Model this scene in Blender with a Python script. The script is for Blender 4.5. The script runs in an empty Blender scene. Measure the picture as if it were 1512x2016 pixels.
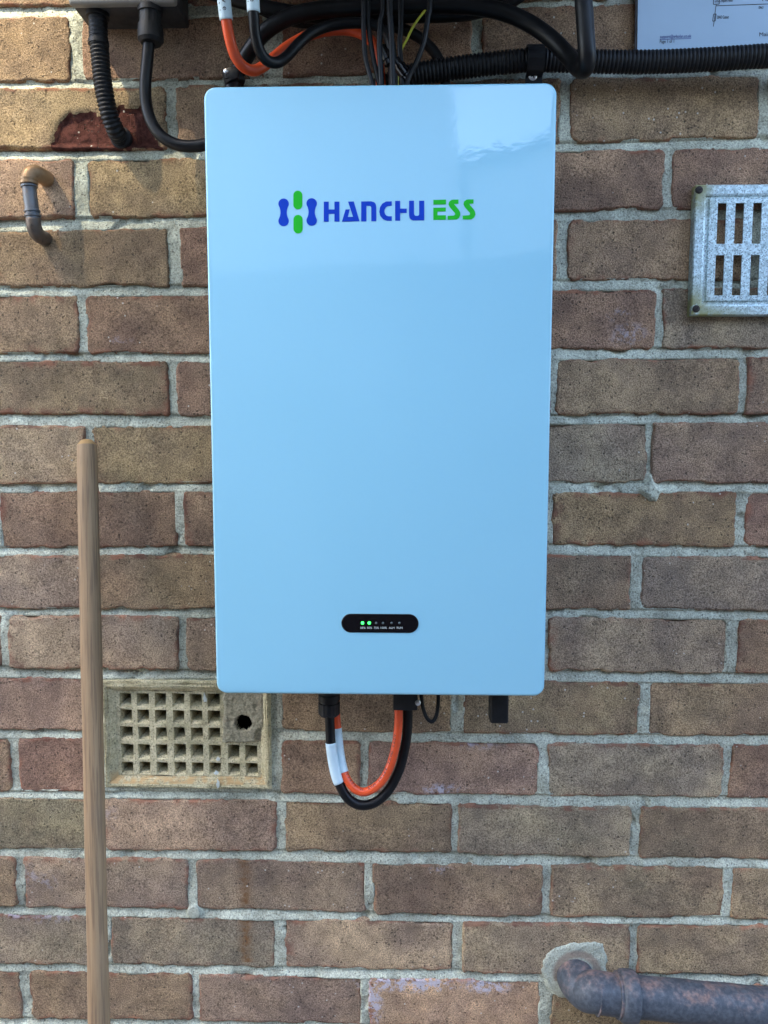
import bpy, bmesh, math, random
import numpy as np
from mathutils import Vector, Matrix, Quaternion

# ------------------------------------------------------------------ camera, sky, sun, exposure
S = bpy.context.scene
C = S.collection
Z0 = 1.75                                   # height of the top bed joint above the ground
CAM = Vector((0.38334, -0.92323, Z0 - 0.48885))
PITCH, YAW, ROLL, FPX = 0.097113, 0.026812, 0.0000678, 1510.0

def cam_matrix():
    cx, sx = math.cos(PITCH), math.sin(PITCH); cy, sy = math.cos(YAW), math.sin(YAW); cz, sz = math.cos(ROLL), math.sin(ROLL)
    Rx = Matrix(((1, 0, 0), (0, cx, -sx), (0, sx, cx)))
    Ry = Matrix(((cy, 0, sy), (0, 1, 0), (-sy, 0, cy)))
    Rz = Matrix(((cz, -sz, 0), (sz, cz, 0), (0, 0, 1)))
    B = Matrix(((1, 0, 0), (0, 0, -1), (0, 1, 0)))
    return Rz @ Rx @ Ry @ B
MW = cam_matrix(); MI = MW.transposed()
cam_data = bpy.data.cameras.new('camera'); cam = bpy.data.objects.new('camera', cam_data); C.objects.link(cam)
cam_data.sensor_fit = 'VERTICAL'; cam_data.sensor_height = 36; cam_data.lens = FPX / 2016 * 36
cam_data.clip_start = 0.02; cam_data.clip_end = 400
R3 = (Matrix(((1, 0, 0), (0, -1, 0), (0, 0, -1))) @ MW).transposed()
cam.matrix_world = Matrix.Translation(CAM) @ R3.to_4x4()
S.camera = cam

SUN = Vector((-1.20, -1.0, 2.10)).normalized()          # towards the sun
world = bpy.data.worlds.new('World'); S.world = world; world.use_nodes = True
wn = world.node_tree; bg = wn.nodes['Background']
sky = wn.nodes.new('ShaderNodeTexSky'); sky.sky_type = 'NISHITA'; sky.sun_disc = False
sky.sun_elevation = math.asin(SUN.z); sky.sun_rotation = math.atan2(SUN.x, SUN.y)
sky.dust_density = 1.6; sky.air_density = 1.0
wn.links.new(sky.outputs[0], bg.inputs[0]); bg.inputs[1].default_value = 0.15
sun_data = bpy.data.lights.new('sun', 'SUN'); sun_data.energy = 2.0; sun_data.angle = math.radians(1.2); sun_data.color = (1.0, 0.84, 0.58)
sun = bpy.data.objects.new('sun', sun_data); C.objects.link(sun)
sun.rotation_euler = (-SUN).to_track_quat('-Z', 'Y').to_euler(); sun.location = (-3, -4, 8)
vs = S.view_settings; vs.view_transform = 'Standard'; vs.look = 'None'; vs.gamma = 1; vs.use_curve_mapping = False
vs.exposure = 3.08

def P(px, py, d=0.0):
    """the point of the plane d metres in front of the wall that was measured at this spot of the photograph"""
    v = MI @ Vector(((px - 756) / FPX, (py - 1008) / FPX, 1))
    t = (-d - CAM.y) / v.y
    return CAM + v * t

rng = np.random.default_rng(7); random.seed(7)

# ------------------------------------------------------------------ helpers
def tag(o, label=None, cat=None, group=None, kind=None):
    if label: o['label'] = label
    if cat: o['category'] = cat
    if group: o['group'] = group
    if kind: o['kind'] = kind
    return o
def thing(name, loc, label, cat, group=None):
    o = bpy.data.objects.new(name, None); C.objects.link(o); o.location = loc; o.empty_display_size = 0.05
    return tag(o, label, cat, group)
def wpos(o):
    v = Vector((0, 0, 0))
    while o is not None:
        v += o.location; o = o.parent
    return v
def link(name, me, mat, parent=None, smooth=False, loc=None):
    """a mesh object; vertices are given in world space and moved to the object's own origin"""
    o = bpy.data.objects.new(name, me); C.objects.link(o)
    if parent is not None: o.parent = parent
    base = Vector(loc) if loc is not None else (wpos(parent) if parent is not None else Vector((0, 0, 0)))
    o.location = base - (wpos(parent) if parent is not None else Vector((0, 0, 0)))
    me.transform(Matrix.Translation(-base))
    if mat is not None: me.materials.append(mat)
    if smooth: me.polygons.foreach_set('use_smooth', [True] * len(me.polygons))
    return o
def mesh(verts, faces):
    me = bpy.data.meshes.new('m'); me.from_pydata([tuple(v) for v in verts], [], faces); me.update(); return me
def grid_mesh(V, ny, nx, keep=None, flip=False):
    """V (ny*nx,3) numpy; quads by rows; keep = boolean mask (ny-1,nx-1)"""
    idx = np.arange(ny * nx).reshape(ny, nx)
    q = np.stack([idx[:-1, :-1], idx[:-1, 1:], idx[1:, 1:], idx[1:, :-1]], -1)
    q = q[keep] if keep is not None else q.reshape(-1, 4)
    if flip: q = q[:, ::-1]
    used, inv = np.unique(q.ravel(), return_inverse=True)
    me = bpy.data.meshes.new('m'); me.vertices.add(len(used)); me.vertices.foreach_set('co', V[used].astype(np.float32).ravel())
    n = len(q); me.loops.add(n * 4); me.polygons.add(n)
    me.loops.foreach_set('vertex_index', inv.astype(np.int32)); me.polygons.foreach_set('loop_start', np.arange(0, n * 4, 4, dtype=np.int32))
    me.update(calc_edges=True); me.validate()
    return me, used
def box_bm(lo, hi, bevel=0.0, segs=2, bm=None):
    bm = bm or bmesh.new()
    lo, hi = Vector(lo), Vector(hi)
    g = bmesh.ops.create_cube(bm, size=1.0, matrix=Matrix.Translation((lo + hi) / 2) @ Matrix.Diagonal((*(hi - lo), 1)))
    if bevel > 0:
        es = list({e for v in g['verts'] for e in v.link_edges})
        bmesh.ops.bevel(bm, geom=es, offset=bevel, segments=segs, affect='EDGES', profile=0.5)
    return bm
def from_bm(name, bm, mat, parent=None, smooth=False, loc=None):
    me = bpy.data.meshes.new(name); bm.to_mesh(me); bm.free()
    o = link(name, me, mat, parent, smooth, loc)
    if smooth:
        try: me.set_sharp_from_angle(angle=math.radians(35))
        except Exception: pass
    return o
def box(name, lo, hi, mat, parent=None, bevel=0.001, segs=2, loc=None, smooth=True):
    return from_bm(name, box_bm(lo, hi, bevel, segs), mat, parent, smooth, loc)
def spline(pts, step=0.003):
    """Catmull-Rom through points, resampled at even steps"""
    p = [Vector(q) for q in pts]; p = [p[0] * 2 - p[1]] + p + [p[-1] * 2 - p[-2]]
    out = []
    for i in range(1, len(p) - 2):
        for k in range(24):
            t = k / 24
            a, b, c, d = p[i - 1], p[i], p[i + 1], p[i + 2]
            out.append(0.5 * ((2 * b) + (c - a) * t + (2 * a - 5 * b + 4 * c - d) * t * t + (3 * b - a - 3 * c + d) * t ** 3))
    out.append(p[-2])
    L = [0]
    for a, b in zip(out, out[1:]): L.append(L[-1] + (b - a).length)
    n = max(2, int(L[-1] / step)); res = []; j = 0
    for i in range(n + 1):
        s = L[-1] * i / n
        while j < len(L) - 2 and L[j + 1] < s: j += 1
        t = (s - L[j]) / max(L[j + 1] - L[j], 1e-9); res.append(out[j].lerp(out[j + 1], t))
    return res
def frames(path):
    T = []
    for i in range(len(path)):
        a = path[max(i - 1, 0)]; b = path[min(i + 1, len(path) - 1)]; T.append((b - a).normalized())
    n = Vector((0, -1, 0)); n = (n - T[0] * n.dot(T[0])); n = n.normalized() if n.length > 1e-4 else T[0].orthogonal().normalized()
    fr = []
    for i, t in enumerate(T):
        n = (n - t * n.dot(t)).normalized(); fr.append((t, n, t.cross(n)))
    return fr
def tube_mesh(path, rad, segs=16, cap=True):
    fr = frames(path); V = []; F = []; N = len(path)
    for i, (p, (t, n, b)) in enumerate(zip(path, fr)):
        r = rad(i) if callable(rad) else rad
        for k in range(segs):
            a = 2 * math.pi * k / segs; V.append(p + (n * math.cos(a) + b * math.sin(a)) * r)
    for i in range(N - 1):
        for k in range(segs):
            k2 = (k + 1) % segs; F.append((i * segs + k, i * segs + k2, (i + 1) * segs + k2, (i + 1) * segs + k))
    if cap: F.append(tuple(range(segs))[::-1]); F.append(tuple((N - 1) * segs + k for k in range(segs)))
    return mesh(V, F)
def tube(name, pts, rad, mat, parent=None, segs=16, step=0.003, loc=None):
    return link(name, tube_mesh(spline(pts, step), rad, segs), mat, parent, True, loc)
def ribbed(name, pts, r, mat, parent=None, pitch=0.0042, amp=0.0013, segs=22, loc=None):
    path = spline(pts, pitch / 6)
    prof = [0, .75, 1, 1, .75, 0]
    return link(name, tube_mesh(path, lambda i: r - amp + amp * prof[i % 6], segs), mat, parent, True, loc)
def lathe(name, origin, axis, prof, mat, parent=None, segs=24, mod=None, smooth=True, loc=None):
    """prof = [(along axis, radius)], mod(angle, along) scales the radius"""
    a = Vector(axis).normalized(); u = a.orthogonal().normalized(); w = a.cross(u); o = Vector(origin)
    V = []; F = []; n = len(prof)
    for (h, r) in prof:
        for k in range(segs):
            t = 2 * math.pi * k / segs; rr = r * (mod(t, h) if mod else 1); V.append(o + a * h + (u * math.cos(t) + w * math.sin(t)) * rr)
    for i in range(n - 1):
        for k in range(segs):
            k2 = (k + 1) % segs; F.append((i * segs + k, i * segs + k2, (i + 1) * segs + k2, (i + 1) * segs + k))
    F.append(tuple(range(segs))[::-1]); F.append(tuple((n - 1) * segs + k for k in range(segs)))
    ob = link(name, mesh(V, F), mat, parent, smooth, loc)
    if smooth:
        try: ob.data.set_sharp_from_angle(angle=math.radians(38))
        except Exception: pass
    return ob
def slab(name, poly, thick, mat, parent=None, loc=None, n=Vector((0, -1, 0))):
    """a flat outline (world points) thickened backwards by thick"""
    m = len(poly); V = [Vector(p) for p in poly] + [Vector(p) - n * thick for p in poly]
    F = [tuple(range(m)), tuple(range(m, 2 * m))[::-1]] + [(i, m + i, m + (i + 1) % m, (i + 1) % m) for i in range(m)]
    me = mesh(V, F)
    bm = bmesh.new(); bm.from_mesh(me); bmesh.ops.recalc_face_normals(bm, faces=bm.faces); bm.to_mesh(me); bm.free()
    return link(name, me, mat, parent, False, loc)
def round_rect(cx, cz, hx, hz, r, n=8):
    out = []
    for (sx, sz, a0) in ((1, 1, 0), (-1, 1, 90), (-1, -1, 180), (1, -1, 270)):
        for k in range(n + 1):
            a = math.radians(a0 + 90 * k / n); out.append((cx + sx * (hx - r) + r * math.cos(a), cz + sz * (hz - r) + r * math.sin(a)))
    return out
def rr_solid(name, cx, cz, hx, hz, r, rings, mat, parent=None, loc=None, n=8):
    """rounded rectangle in the wall's plane; rings = [(y, inset)] from back to front, closed at both ends"""
    V = []; F = []
    for (y, ins) in rings:
        for (x, z) in round_rect(cx, cz, hx - ins, hz - ins, max(r - ins, 0.0004), n): V.append((x, y, z))
    m = 4 * (n + 1)
    for i in range(len(rings) - 1):
        for k in range(m):
            k2 = (k + 1) % m; F.append((i * m + k, (i + 1) * m + k, (i + 1) * m + k2, i * m + k2))
    F.append(tuple(range(m))); F.append(tuple((len(rings) - 1) * m + k for k in range(m))[::-1])
    me = mesh(V, F); bm = bmesh.new(); bm.from_mesh(me); bmesh.ops.recalc_face_normals(bm, faces=bm.faces); bm.to_mesh(me); bm.free()
    o = link(name, me, mat, parent, True, loc)
    try: me.set_sharp_from_angle(angle=math.radians(30))
    except Exception: pass
    return o
def text_mesh(s, size, extrude=0.00008):
    cu = bpy.data.curves.new('t', 'FONT'); cu.body = s; cu.size = size; cu.extrude = extrude; cu.resolution_u = 3
    ob = bpy.data.objects.new('t', cu); C.objects.link(ob)
    dg = bpy.context.evaluated_depsgraph_get(); me = bpy.data.meshes.new_from_object(ob.evaluated_get(dg))
    bpy.data.objects.remove(ob); return me
def text(name, s, size, origin, ux, uz, mat, parent=None, width=None):
    """lettering with its baseline start at origin, along ux, upright along uz"""
    me = text_mesh(s, size); me.materials.clear()
    if width:
        xs = [v.co.x for v in me.vertices]; k = width / (max(xs) - min(xs)); me.transform(Matrix.Diagonal((k, 1, 1, 1)))
    ux = Vector(ux).normalized(); uz = Vector(uz).normalized(); n = ux.cross(uz)
    M = Matrix.Translation(origin) @ Matrix((ux, uz, n)).transposed().to_4x4()
    me.transform(M)
    return link(name, me, mat, parent)

# ---- value noise on arrays
class Noise2:
    def __init__(self, seed): self.t = np.random.default_rng(seed).random((256, 256)) * 2 - 1
    def __call__(self, x, y):
        xi = np.floor(x).astype(int); yi = np.floor(y).astype(int); fx = x - xi; fy = y - yi
        fx = fx * fx * (3 - 2 * fx); fy = fy * fy * (3 - 2 * fy); t = self.t
        a = t[yi & 255, xi & 255]; b = t[yi & 255, (xi + 1) & 255]; c = t[(yi + 1) & 255, xi & 255]; d = t[(yi + 1) & 255, (xi + 1) & 255]
        return (a * (1 - fx) + b * fx) * (1 - fy) + (c * (1 - fx) + d * fx) * fy
    def fbm(self, x, y, o=3):
        s = 0; a = 1.0; n = 0
        for i in range(o): s = s + a * self(x * 2 ** i + 17 * i, y * 2 ** i + 31 * i); n += a; a *= .5
        return s / n
NA, NB, NC_, ND = Noise2(1), Noise2(2), Noise2(3), Noise2(4)

# ------------------------------------------------------------------ materials
def srgb(r, g, b):
    f = lambda c: (c / 255 / 12.92) if c / 255 <= .04045 else ((c / 255 + .055) / 1.055) ** 2.4
    return (f(r), f(g), f(b))
class NT:
    def __init__(self, name):
        self.m = bpy.data.materials.new(name); self.m.use_nodes = True; self.t = self.m.node_tree
        self.b = self.t.nodes['Principled BSDF']; self.vc = {}
    def n(self, typ, **kw):
        x = self.t.nodes.new('ShaderNode' + typ)
        for k, v in kw.items(): setattr(x, k, v)
        return x
    def l(self, a, b): self.t.links.new(a, b)
    def inp(self, sock, v):
        if hasattr(v, 'links') or isinstance(v, bpy.types.NodeSocket): self.l(v, sock)
        else: sock.default_value = (*v, 1) if isinstance(v, tuple) and len(v) == 3 and sock.type == 'RGBA' else v
    def noise(self, vec, scale, detail=3, rough=.5, out='Fac'):
        x = self.n('TexNoise'); x.inputs['Scale'].default_value = scale; x.inputs['Detail'].default_value = detail; x.inputs['Roughness'].default_value = rough
        if vec is not None: self.l(vec, x.inputs['Vector'])
        return x.outputs[out]
    def vor(self, vec, scale, out='Distance', feature='F1'):
        if (scale, vec) in self.vc: return self.vc[(scale, vec)].outputs[out]
        x = self.vc[(scale, vec)] = self.n('TexVoronoi', feature=feature); x.inputs['Scale'].default_value = scale
        if vec is not None: self.l(vec, x.inputs['Vector'])
        return x.outputs[out]
    def ramp(self, v, a, b, lo=0.0, hi=1.0, smooth=True):
        x = self.n('MapRange', interpolation_type='SMOOTHSTEP' if smooth else 'LINEAR'); x.inputs['From Min'].default_value = a; x.inputs['From Max'].default_value = b
        x.inputs['To Min'].default_value = lo; x.inputs['To Max'].default_value = hi; self.inp(x.inputs['Value'], v); return x.outputs['Result']
    def math(self, op, a, b=0.0, clamp=False):
        x = self.n('Math', operation=op, use_clamp=clamp); self.inp(x.inputs[0], a); self.inp(x.inputs[1], b); return x.outputs[0]
    def mix(self, f, a, b, blend='MIX'):
        x = self.n('Mix', data_type='RGBA', blend_type=blend); self.inp(x.inputs[0], f); self.inp(x.inputs[6], a); self.inp(x.inputs[7], b); return x.outputs[2]
    def attr(self, name): return self.n('Attribute', attribute_name=name)
    def bump(self, h, strength=.5, dist=.001, normal=None):
        x = self.n('Bump'); x.inputs['Strength'].default_value = strength; x.inputs['Distance'].default_value = dist; self.l(h, x.inputs['Height'])
        if normal is not None: self.l(normal, x.inputs['Normal'])
        return x.outputs[0]
    def set(self, **kw):
        for k, v in kw.items(): self.inp(self.b.inputs[k.replace('_', ' ')], v)
        return self.m
def pos(T): return T.n('NewGeometry').outputs['Position']
def objvec(T):
    tc = T.n('TexCoord').outputs['Object']; r = T.n('ObjectInfo').outputs['Random']
    m = T.math('MULTIPLY', r, 37.0); c = T.n('CombineXYZ'); T.l(m, c.inputs[0]); T.l(m, c.inputs[1]); T.l(m, c.inputs[2])
    a = T.n('VectorMath', operation='ADD'); T.l(tc, a.inputs[0]); T.l(c.outputs[0], a.inputs[1]); return a.outputs[0]

def brick_material(simple=False):
    T = NT('fired clay brick'); v = objvec(T)
    base = T.n('ObjectInfo').outputs['Color']
    big = T.noise(v, 11, 3, .6); mid = T.noise(v, 45, 3, .65); fine = T.noise(v, 640, 2, .75)
    c = T.mix(T.ramp(big, .36, .66), T.mix(1.0, base, (.80, .79, .82), 'MULTIPLY'), T.mix(1.0, base, (1.16, 1.14, 1.06), 'MULTIPLY'))
    hue = T.noise(v, 8, 3, .55)
    c = T.mix(T.ramp(hue, .55, .74, 0, .32), c, (.22, .125, .088))
    c = T.mix(T.ramp(T.noise(v, 6.5, 3, .5), .56, .72, 0, .28), c, (.185, .172, .120))
    c = T.mix(1.0, c, T.mix(T.ramp(mid, .3, .7), (.80, .80, .80), (1.2, 1.2, 1.18)), 'MULTIPLY')
    c = T.mix(1.0, c, T.mix(T.ramp(fine, .30, .70), (.48, .47, .46), (1.50, 1.49, 1.46)), 'MULTIPLY')
    if not simple:
        at = T.attr('mask'); sep = T.n('SeparateColor'); T.l(at.outputs['Color'], sep.inputs[0])
        rim, spall, bloom, rust = sep.outputs[0], sep.outputs[1], sep.outputs[2], at.outputs['Alpha']
        rimn = T.math('MULTIPLY', rim, T.ramp(T.noise(v, 60, 3, .6), .3, .68))
        redv = T.mix(T.ramp(T.noise(v, 25, 3, .6), .35, .65), (.155, .068, .052), (.36, .15, .09))
        c = T.mix(T.ramp(rimn, .10, .75, 0, .72), c, redv)
        sp = T.mix(T.ramp(T.noise(v, 160, 4, .6), .3, .7), (.050, .017, .014), (.135, .050, .038))
        c = T.mix(T.ramp(spall, .45, .55), c, sp)
        bl = T.math('MULTIPLY', bloom, T.ramp(T.noise(v, 130, 4, .7), .34, .62))
        c = T.mix(T.ramp(bl, .15, .85, 0, .85), c, (.56, .53, .60))
        c = T.mix(T.math('MULTIPLY', rust, T.ramp(T.noise(v, 90, 3, .6), .25, .7)), c, (.20, .095, .035))
    ridge = T.math('ABSOLUTE', T.math('SUBTRACT', T.noise(v, 17, 2, .5), .5)); crease = T.math('MULTIPLY', T.ramp(ridge, .010, .003), T.ramp(T.noise(v, 13, 1, .5), .655, .70))
    c = T.mix(T.math('MULTIPLY', crease, .15), c, (.06, .042, .034))
    c = T.mix(1.0, c, T.mix(T.ramp(T.noise(pos(T), 4.5, 3, .6), .34, .66), (.80, .80, .81), (1.10, 1.10, 1.09)), 'MULTIPLY')
    # pits and pale grit grains
    pd = T.vor(v, 260); pc = T.vor(v, 260, 'Color'); ps = T.n('SeparateColor'); T.l(pc, ps.inputs[0])
    pit = T.math('MULTIPLY', T.ramp(pd, .38, .22), T.ramp(ps.outputs[0], .84, .90))
    c = T.mix(T.math('MULTIPLY', pit, .65), c, (.06, .048, .04))
    wd = T.vor(v, 190); wc = T.vor(v, 190, 'Color'); ws = T.n('SeparateColor'); T.l(wc, ws.inputs[0])
    grain = T.math('MULTIPLY', T.ramp(wd, .26, .16), T.ramp(ws.outputs[1], .972, .98))
    c = T.mix(T.math('MULTIPLY', grain, .85), c, (.62, .58, .50))
    h = T.math('ADD', fine, T.math('MULTIPLY', mid, .8)); h = T.math('SUBTRACT', h, T.math('ADD', T.math('MULTIPLY', pit, .9), T.math('MULTIPLY', crease, .25)))
    return T.set(Base_Color=c, Roughness=.93, Normal=T.bump(h, .95, .0015), Specular_IOR_Level=.15)
M_BRICK = brick_material(); 
def mortar_material():
    T = NT('sand and cement mortar'); v = pos(T)
    a = T.noise(v, 520, 3, .65); b = T.noise(v, 38, 4, .6); g = T.noise(v, 9, 3, .5)
    c = T.mix(T.ramp(b, .3, .7), (.39, .40, .325), (.63, .655, .54))
    c = T.mix(T.ramp(g, .58, .75, 0, .45), c, (.38, .39, .33))
    c = T.mix(1.0, c, T.mix(T.ramp(a, .30, .66), (.58, .58, .57), (1.22, 1.22, 1.2)), 'MULTIPLY')
    pd = T.vor(v, 330); pc = T.vor(v, 330, 'Color'); ps = T.n('SeparateColor'); T.l(pc, ps.inputs[0])
    pit = T.math('MULTIPLY', T.ramp(pd, .42, .25), T.ramp(ps.outputs[0], .80, .86))
    c = T.mix(T.math('MULTIPLY', pit, .6), c, (.12, .115, .10))
    c = T.mix(1.0, c, T.mix(T.ramp(T.noise(v, 4.5, 3, .6), .34, .66), (.76, .765, .76), (1.08, 1.08, 1.07)), 'MULTIPLY')
    at = T.attr('patch')
    c = T.mix(T.ramp(at.outputs['Fac'], .3, .7, 0, .8), c, T.mix(T.ramp(a, .3, .7), (.33, .345, .275), (.50, .515, .42)))
    c = T.mix(T.math('MULTIPLY', T.ramp(T.attr('dirt').outputs['Fac'], .2, .9), .6), c, (.24, .14, .105))
    h = T.math('ADD', a, T.math('MULTIPLY', T.noise(v, 150, 3, .6), .8)); h = T.math('SUBTRACT', h, pit)
    return T.set(Base_Color=c, Roughness=.95, Normal=T.bump(h, .85, .0012), Specular_IOR_Level=.1)
M_MORTAR = mortar_material()
def plain(name, col, rough=.5, metal=0.0, var=.12, scale=60, bump=0.0, bscale=300, coat=0.0, spec=.5):
    T = NT(name); v = pos(T); n = T.noise(v, scale, 4, .6)
    c = T.mix(T.ramp(n, .3, .7), tuple(x * (1 - var) for x in col), tuple(min(1, x * (1 + var)) for x in col))
    kw = dict(Base_Color=c, Roughness=T.ramp(T.noise(v, scale * 1.7, 3, .6), .3, .7, rough * .85, min(1, rough * 1.15)), Metallic=metal, Specular_IOR_Level=spec)
    if bump: kw['Normal'] = T.bump(T.noise(v, bscale, 3, .6), bump, .0006)
    if coat: kw['Coat_Weight'] = coat; kw['Coat_Roughness'] = .06
    return T.set(**kw)
def panel_material():
    T = NT('gloss pale blue powder coat'); v = pos(T)
    n = T.noise(v, 4, 2, .5); c = T.mix(T.ramp(n, .3, .7), (.262, .560, .705), (.275, .575, .725))
    h = T.math('ADD', T.noise(v, 420, 2, .4), T.math('MULTIPLY', T.noise(v, 110, 2, .4), 4.0))
    b = T.bump(h, .030, .0006)
    return T.set(Base_Color=c, Roughness=.5, Specular_IOR_Level=.3, Coat_Weight=1.0, Coat_Roughness=T.ramp(T.noise(v, 14, 4, .6), .35, .7, .015, .07), Coat_IOR=1.55, Normal=b, Coat_Normal=b)
M_PANEL = panel_material()
M_PANELBODY = plain('dark grey cabinet shell', (.035, .036, .038), .55)
M_BLACK = plain('black cable sheath', (.0045, .005, .006), .42, var=.3, scale=40, bump=.12, bscale=500, spec=.25)
M_BLACKP = plain('black moulded plastic', (.008, .009, .011), .50, var=.25, scale=90, bump=.2, bscale=900, spec=.3)
M_GLOSSBLACK = plain('black acrylic window', (.004, .004, .006), .12, var=.1)
M_ORANGE = plain('orange cable sheath', (.72, .085, .022), .36, var=.10, scale=30, bump=.08, bscale=500)
M_WHITE = plain('white heat shrink sleeve', (.58, .73, .78), .45, var=.05, scale=60, bump=.08, bscale=300)
M_INK = plain('printed black ink', (.02, .02, .03), .6)
M_INKBLUE = plain('printed blue ink', (.05, .07, .30), .6)
M_LETTERW = plain('white lettering', (.58, .63, .60), .6)
M_LOGOB = plain('logo blue vinyl', (.001, .045, .46), .45, var=.03, spec=.2)
M_LOGOG = plain('logo green vinyl', (.014, .45, .020), .45, var=.03, spec=.2)
M_STEEL = plain('zinc plated screw', (.62, .64, .66), .32, 1.0)
M_RUSTSCREW = plain('rusty screw', (.035, .028, .024), .7, .3, var=.5, scale=500)
M_GREYBOX = plain('grey painted enclosure', (.20, .195, .175), .5, var=.06)
M_YELLOW = plain('yellow green earth wire', (.42, .42, .03), .45)
M_PAPER = plain('printed paper in plastic pocket', (.34, .49, .63), .35, var=.03, scale=8)
M_DARKEDGE = plain('dark backing board', (.05, .045, .045), .6)
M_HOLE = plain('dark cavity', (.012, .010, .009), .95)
def led(name, col, st):
    T = NT(name); T.set(Base_Color=col, Roughness=.3); T.inp(T.b.inputs['Emission Color'], col); T.b.inputs['Emission Strength'].default_value = st; return T.m
M_LEDON = led('lit green indicator', (.03, .85, .09), .60)
M_LEDOFF = plain('unlit indicator lens', (.10, .12, .12), .15)
def galvanised():
    T = NT('galvanised steel with lichen stain'); v = pos(T)
    cell = T.vor(v, 420, 'Color'); s = T.n('SeparateColor'); T.l(cell, s.inputs[0])
    c = T.mix(T.ramp(s.outputs[0], 0, 1), (.40, .52, .55), (.66, .81, .85))
    d = T.vor(v, 520); dc = T.vor(v, 520, 'Color'); ds = T.n('SeparateColor'); T.l(dc, ds.inputs[0])
    spk = T.math('MULTIPLY', T.ramp(d, .48, .3), T.ramp(ds.outputs[1], .48, .56)); c = T.mix(T.math('MULTIPLY', spk, .7), c, (.13, .17, .19))
    st = T.math('MULTIPLY', T.attr('stain').outputs['Fac'], T.ramp(T.noise(v, 70, 4, .65), .22, .52)); c = T.mix(st, c, (.27, .27, .105))
    return T.set(Base_Color=c, Roughness=T.ramp(s.outputs[1], 0, 1, .38, .6), Metallic=T.ramp(st, 0, 1, .45, 0.0), Normal=T.bump(T.math('ADD', s.outputs[0], T.noise(v, 300, 3, .6)), .12, .0005))
M_GALV = galvanised()
def wood():
    T = NT('weathered ash handle'); tc = T.n('TexCoord').outputs['Object']
    mp = T.n('Mapping'); mp.inputs['Scale'].default_value = (1, 1, .035); T.l(tc, mp.inputs[0])
    a = T.noise(mp.outputs[0], 420, 4, .6); b = T.noise(mp.outputs[0], 130, 3, .6); g = T.noise(tc, 7, 4, .6)
    c = T.mix(T.ramp(b, .3, .7), (.26, .165, .085), (.36, .24, .130))
    c = T.mix(T.ramp(a, .47, .64, 0, .55), c, (.13, .08, .048))
    c = T.mix(T.ramp(g, .5, .75, 0, .5), c, (.27, .20, .135))
    spots = T.vor(tc, 46); sc = T.vor(tc, 46, 'Color'); ss = T.n('SeparateColor'); T.l(sc, ss.inputs[0])
    nick = T.math('MULTIPLY', T.ramp(spots, .16, .09), T.ramp(ss.outputs[0], .84, .86)); c = T.mix(T.math('MULTIPLY', nick, .7), c, (.5, .46, .40))
    c = T.mix(T.ramp(T.attr('cut').outputs['Fac'], .3, .7, 0, .8), c, (.45, .27, .10))
    h = T.math('ADD', a, T.math('MULTIPLY', b, .6))
    return T.set(Base_Color=c, Roughness=.72, Normal=T.bump(h, .35, .0005))
M_WOOD = wood()
def clay():
    T = NT('buff clay air brick with lichen'); v = pos(T)
    a = T.noise(v, 60, 4, .65); f = T.noise(v, 420, 3, .6)
    c = T.mix(T.ramp(a, .3, .7), (.45, .40, .245), (.62, .56, .37))
    c = T.mix(T.ramp(T.noise(v, 24, 4, .6), .52, .68, 0, .55), c, (.26, .245, .15))
    c = T.mix(1.0, c, T.mix(T.ramp(f, .3, .7), (.75, .75, .75), (1.2, 1.2, 1.2)), 'MULTIPLY')
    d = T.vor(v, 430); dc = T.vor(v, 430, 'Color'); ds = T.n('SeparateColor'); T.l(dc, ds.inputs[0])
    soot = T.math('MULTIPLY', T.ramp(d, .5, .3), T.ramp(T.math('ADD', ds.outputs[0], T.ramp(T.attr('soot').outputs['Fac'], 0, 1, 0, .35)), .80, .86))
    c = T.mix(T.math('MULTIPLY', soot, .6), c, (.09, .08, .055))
    c = T.mix(T.math('MULTIPLY', T.attr('lit_sill').outputs['Fac'], T.ramp(T.noise(v, 90, 3, .6), .35, .6)), c, (.52, .36, .18))
    return T.set(Base_Color=c, Roughness=.92, Normal=T.bump(T.math('ADD', f, T.math('MULTIPLY', a, .6)), .7, .001), Specular_IOR_Level=.15)
M_CLAY = clay()
def cement():
    T = NT('rough cement filling'); v = pos(T); f = T.noise(v, 420, 4, .65); a = T.noise(v, 50, 3, .6)
    c = T.mix(T.ramp(f, .3, .7), (.22, .205, .145), (.44, .41, .30)); c = T.mix(T.ramp(a, .5, .7, 0, .3), c, (.22, .18, .14))
    return T.set(Base_Color=c, Roughness=.95, Normal=T.bump(f, 1.0, .0018), Specular_IOR_Level=.1)
M_CEMENT = cement()
def iron():
    T = NT('painted iron with rust'); v = pos(T)
    a = T.noise(v, 42, 5, .68); b = T.noise(v, 170, 4, .65); at = T.attr('rust').outputs['Fac']
    c = T.mix(T.ramp(b, .3, .7), (.040, .050, .064), (.090, .104, .124))
    f = T.math('ADD', a, T.math('MULTIPLY', at, .30)); f = T.math('ADD', f, T.math('MULTIPLY', T.math('SUBTRACT', b, .5), .35))
    r = T.ramp(f, .60, .94)
    c = T.mix(T.math('MULTIPLY', r, .85), c, T.mix(T.ramp(b, .3, .7), (.19, .115, .095), (.31, .20, .165)))
    return T.set(Base_Color=c, Roughness=T.ramp(r, 0, 1, .5, .9), Normal=T.bump(T.math('ADD', b, T.math('MULTIPLY', r, .5)), .35, .001))
M_IRON = iron()
def copper(name, c1, c2, c3, rough):
    T = NT(name); v = pos(T); a = T.noise(v, 130, 4, .65); b = T.noise(v, 45, 3, .6)
    c = T.mix(T.ramp(b, .3, .7), c1, c2); c = T.mix(T.ramp(a, .55, .7, 0, .7), c, c3)
    return T.set(Base_Color=c, Roughness=rough, Metallic=.55, Normal=T.bump(a, .3, .0006))
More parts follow.
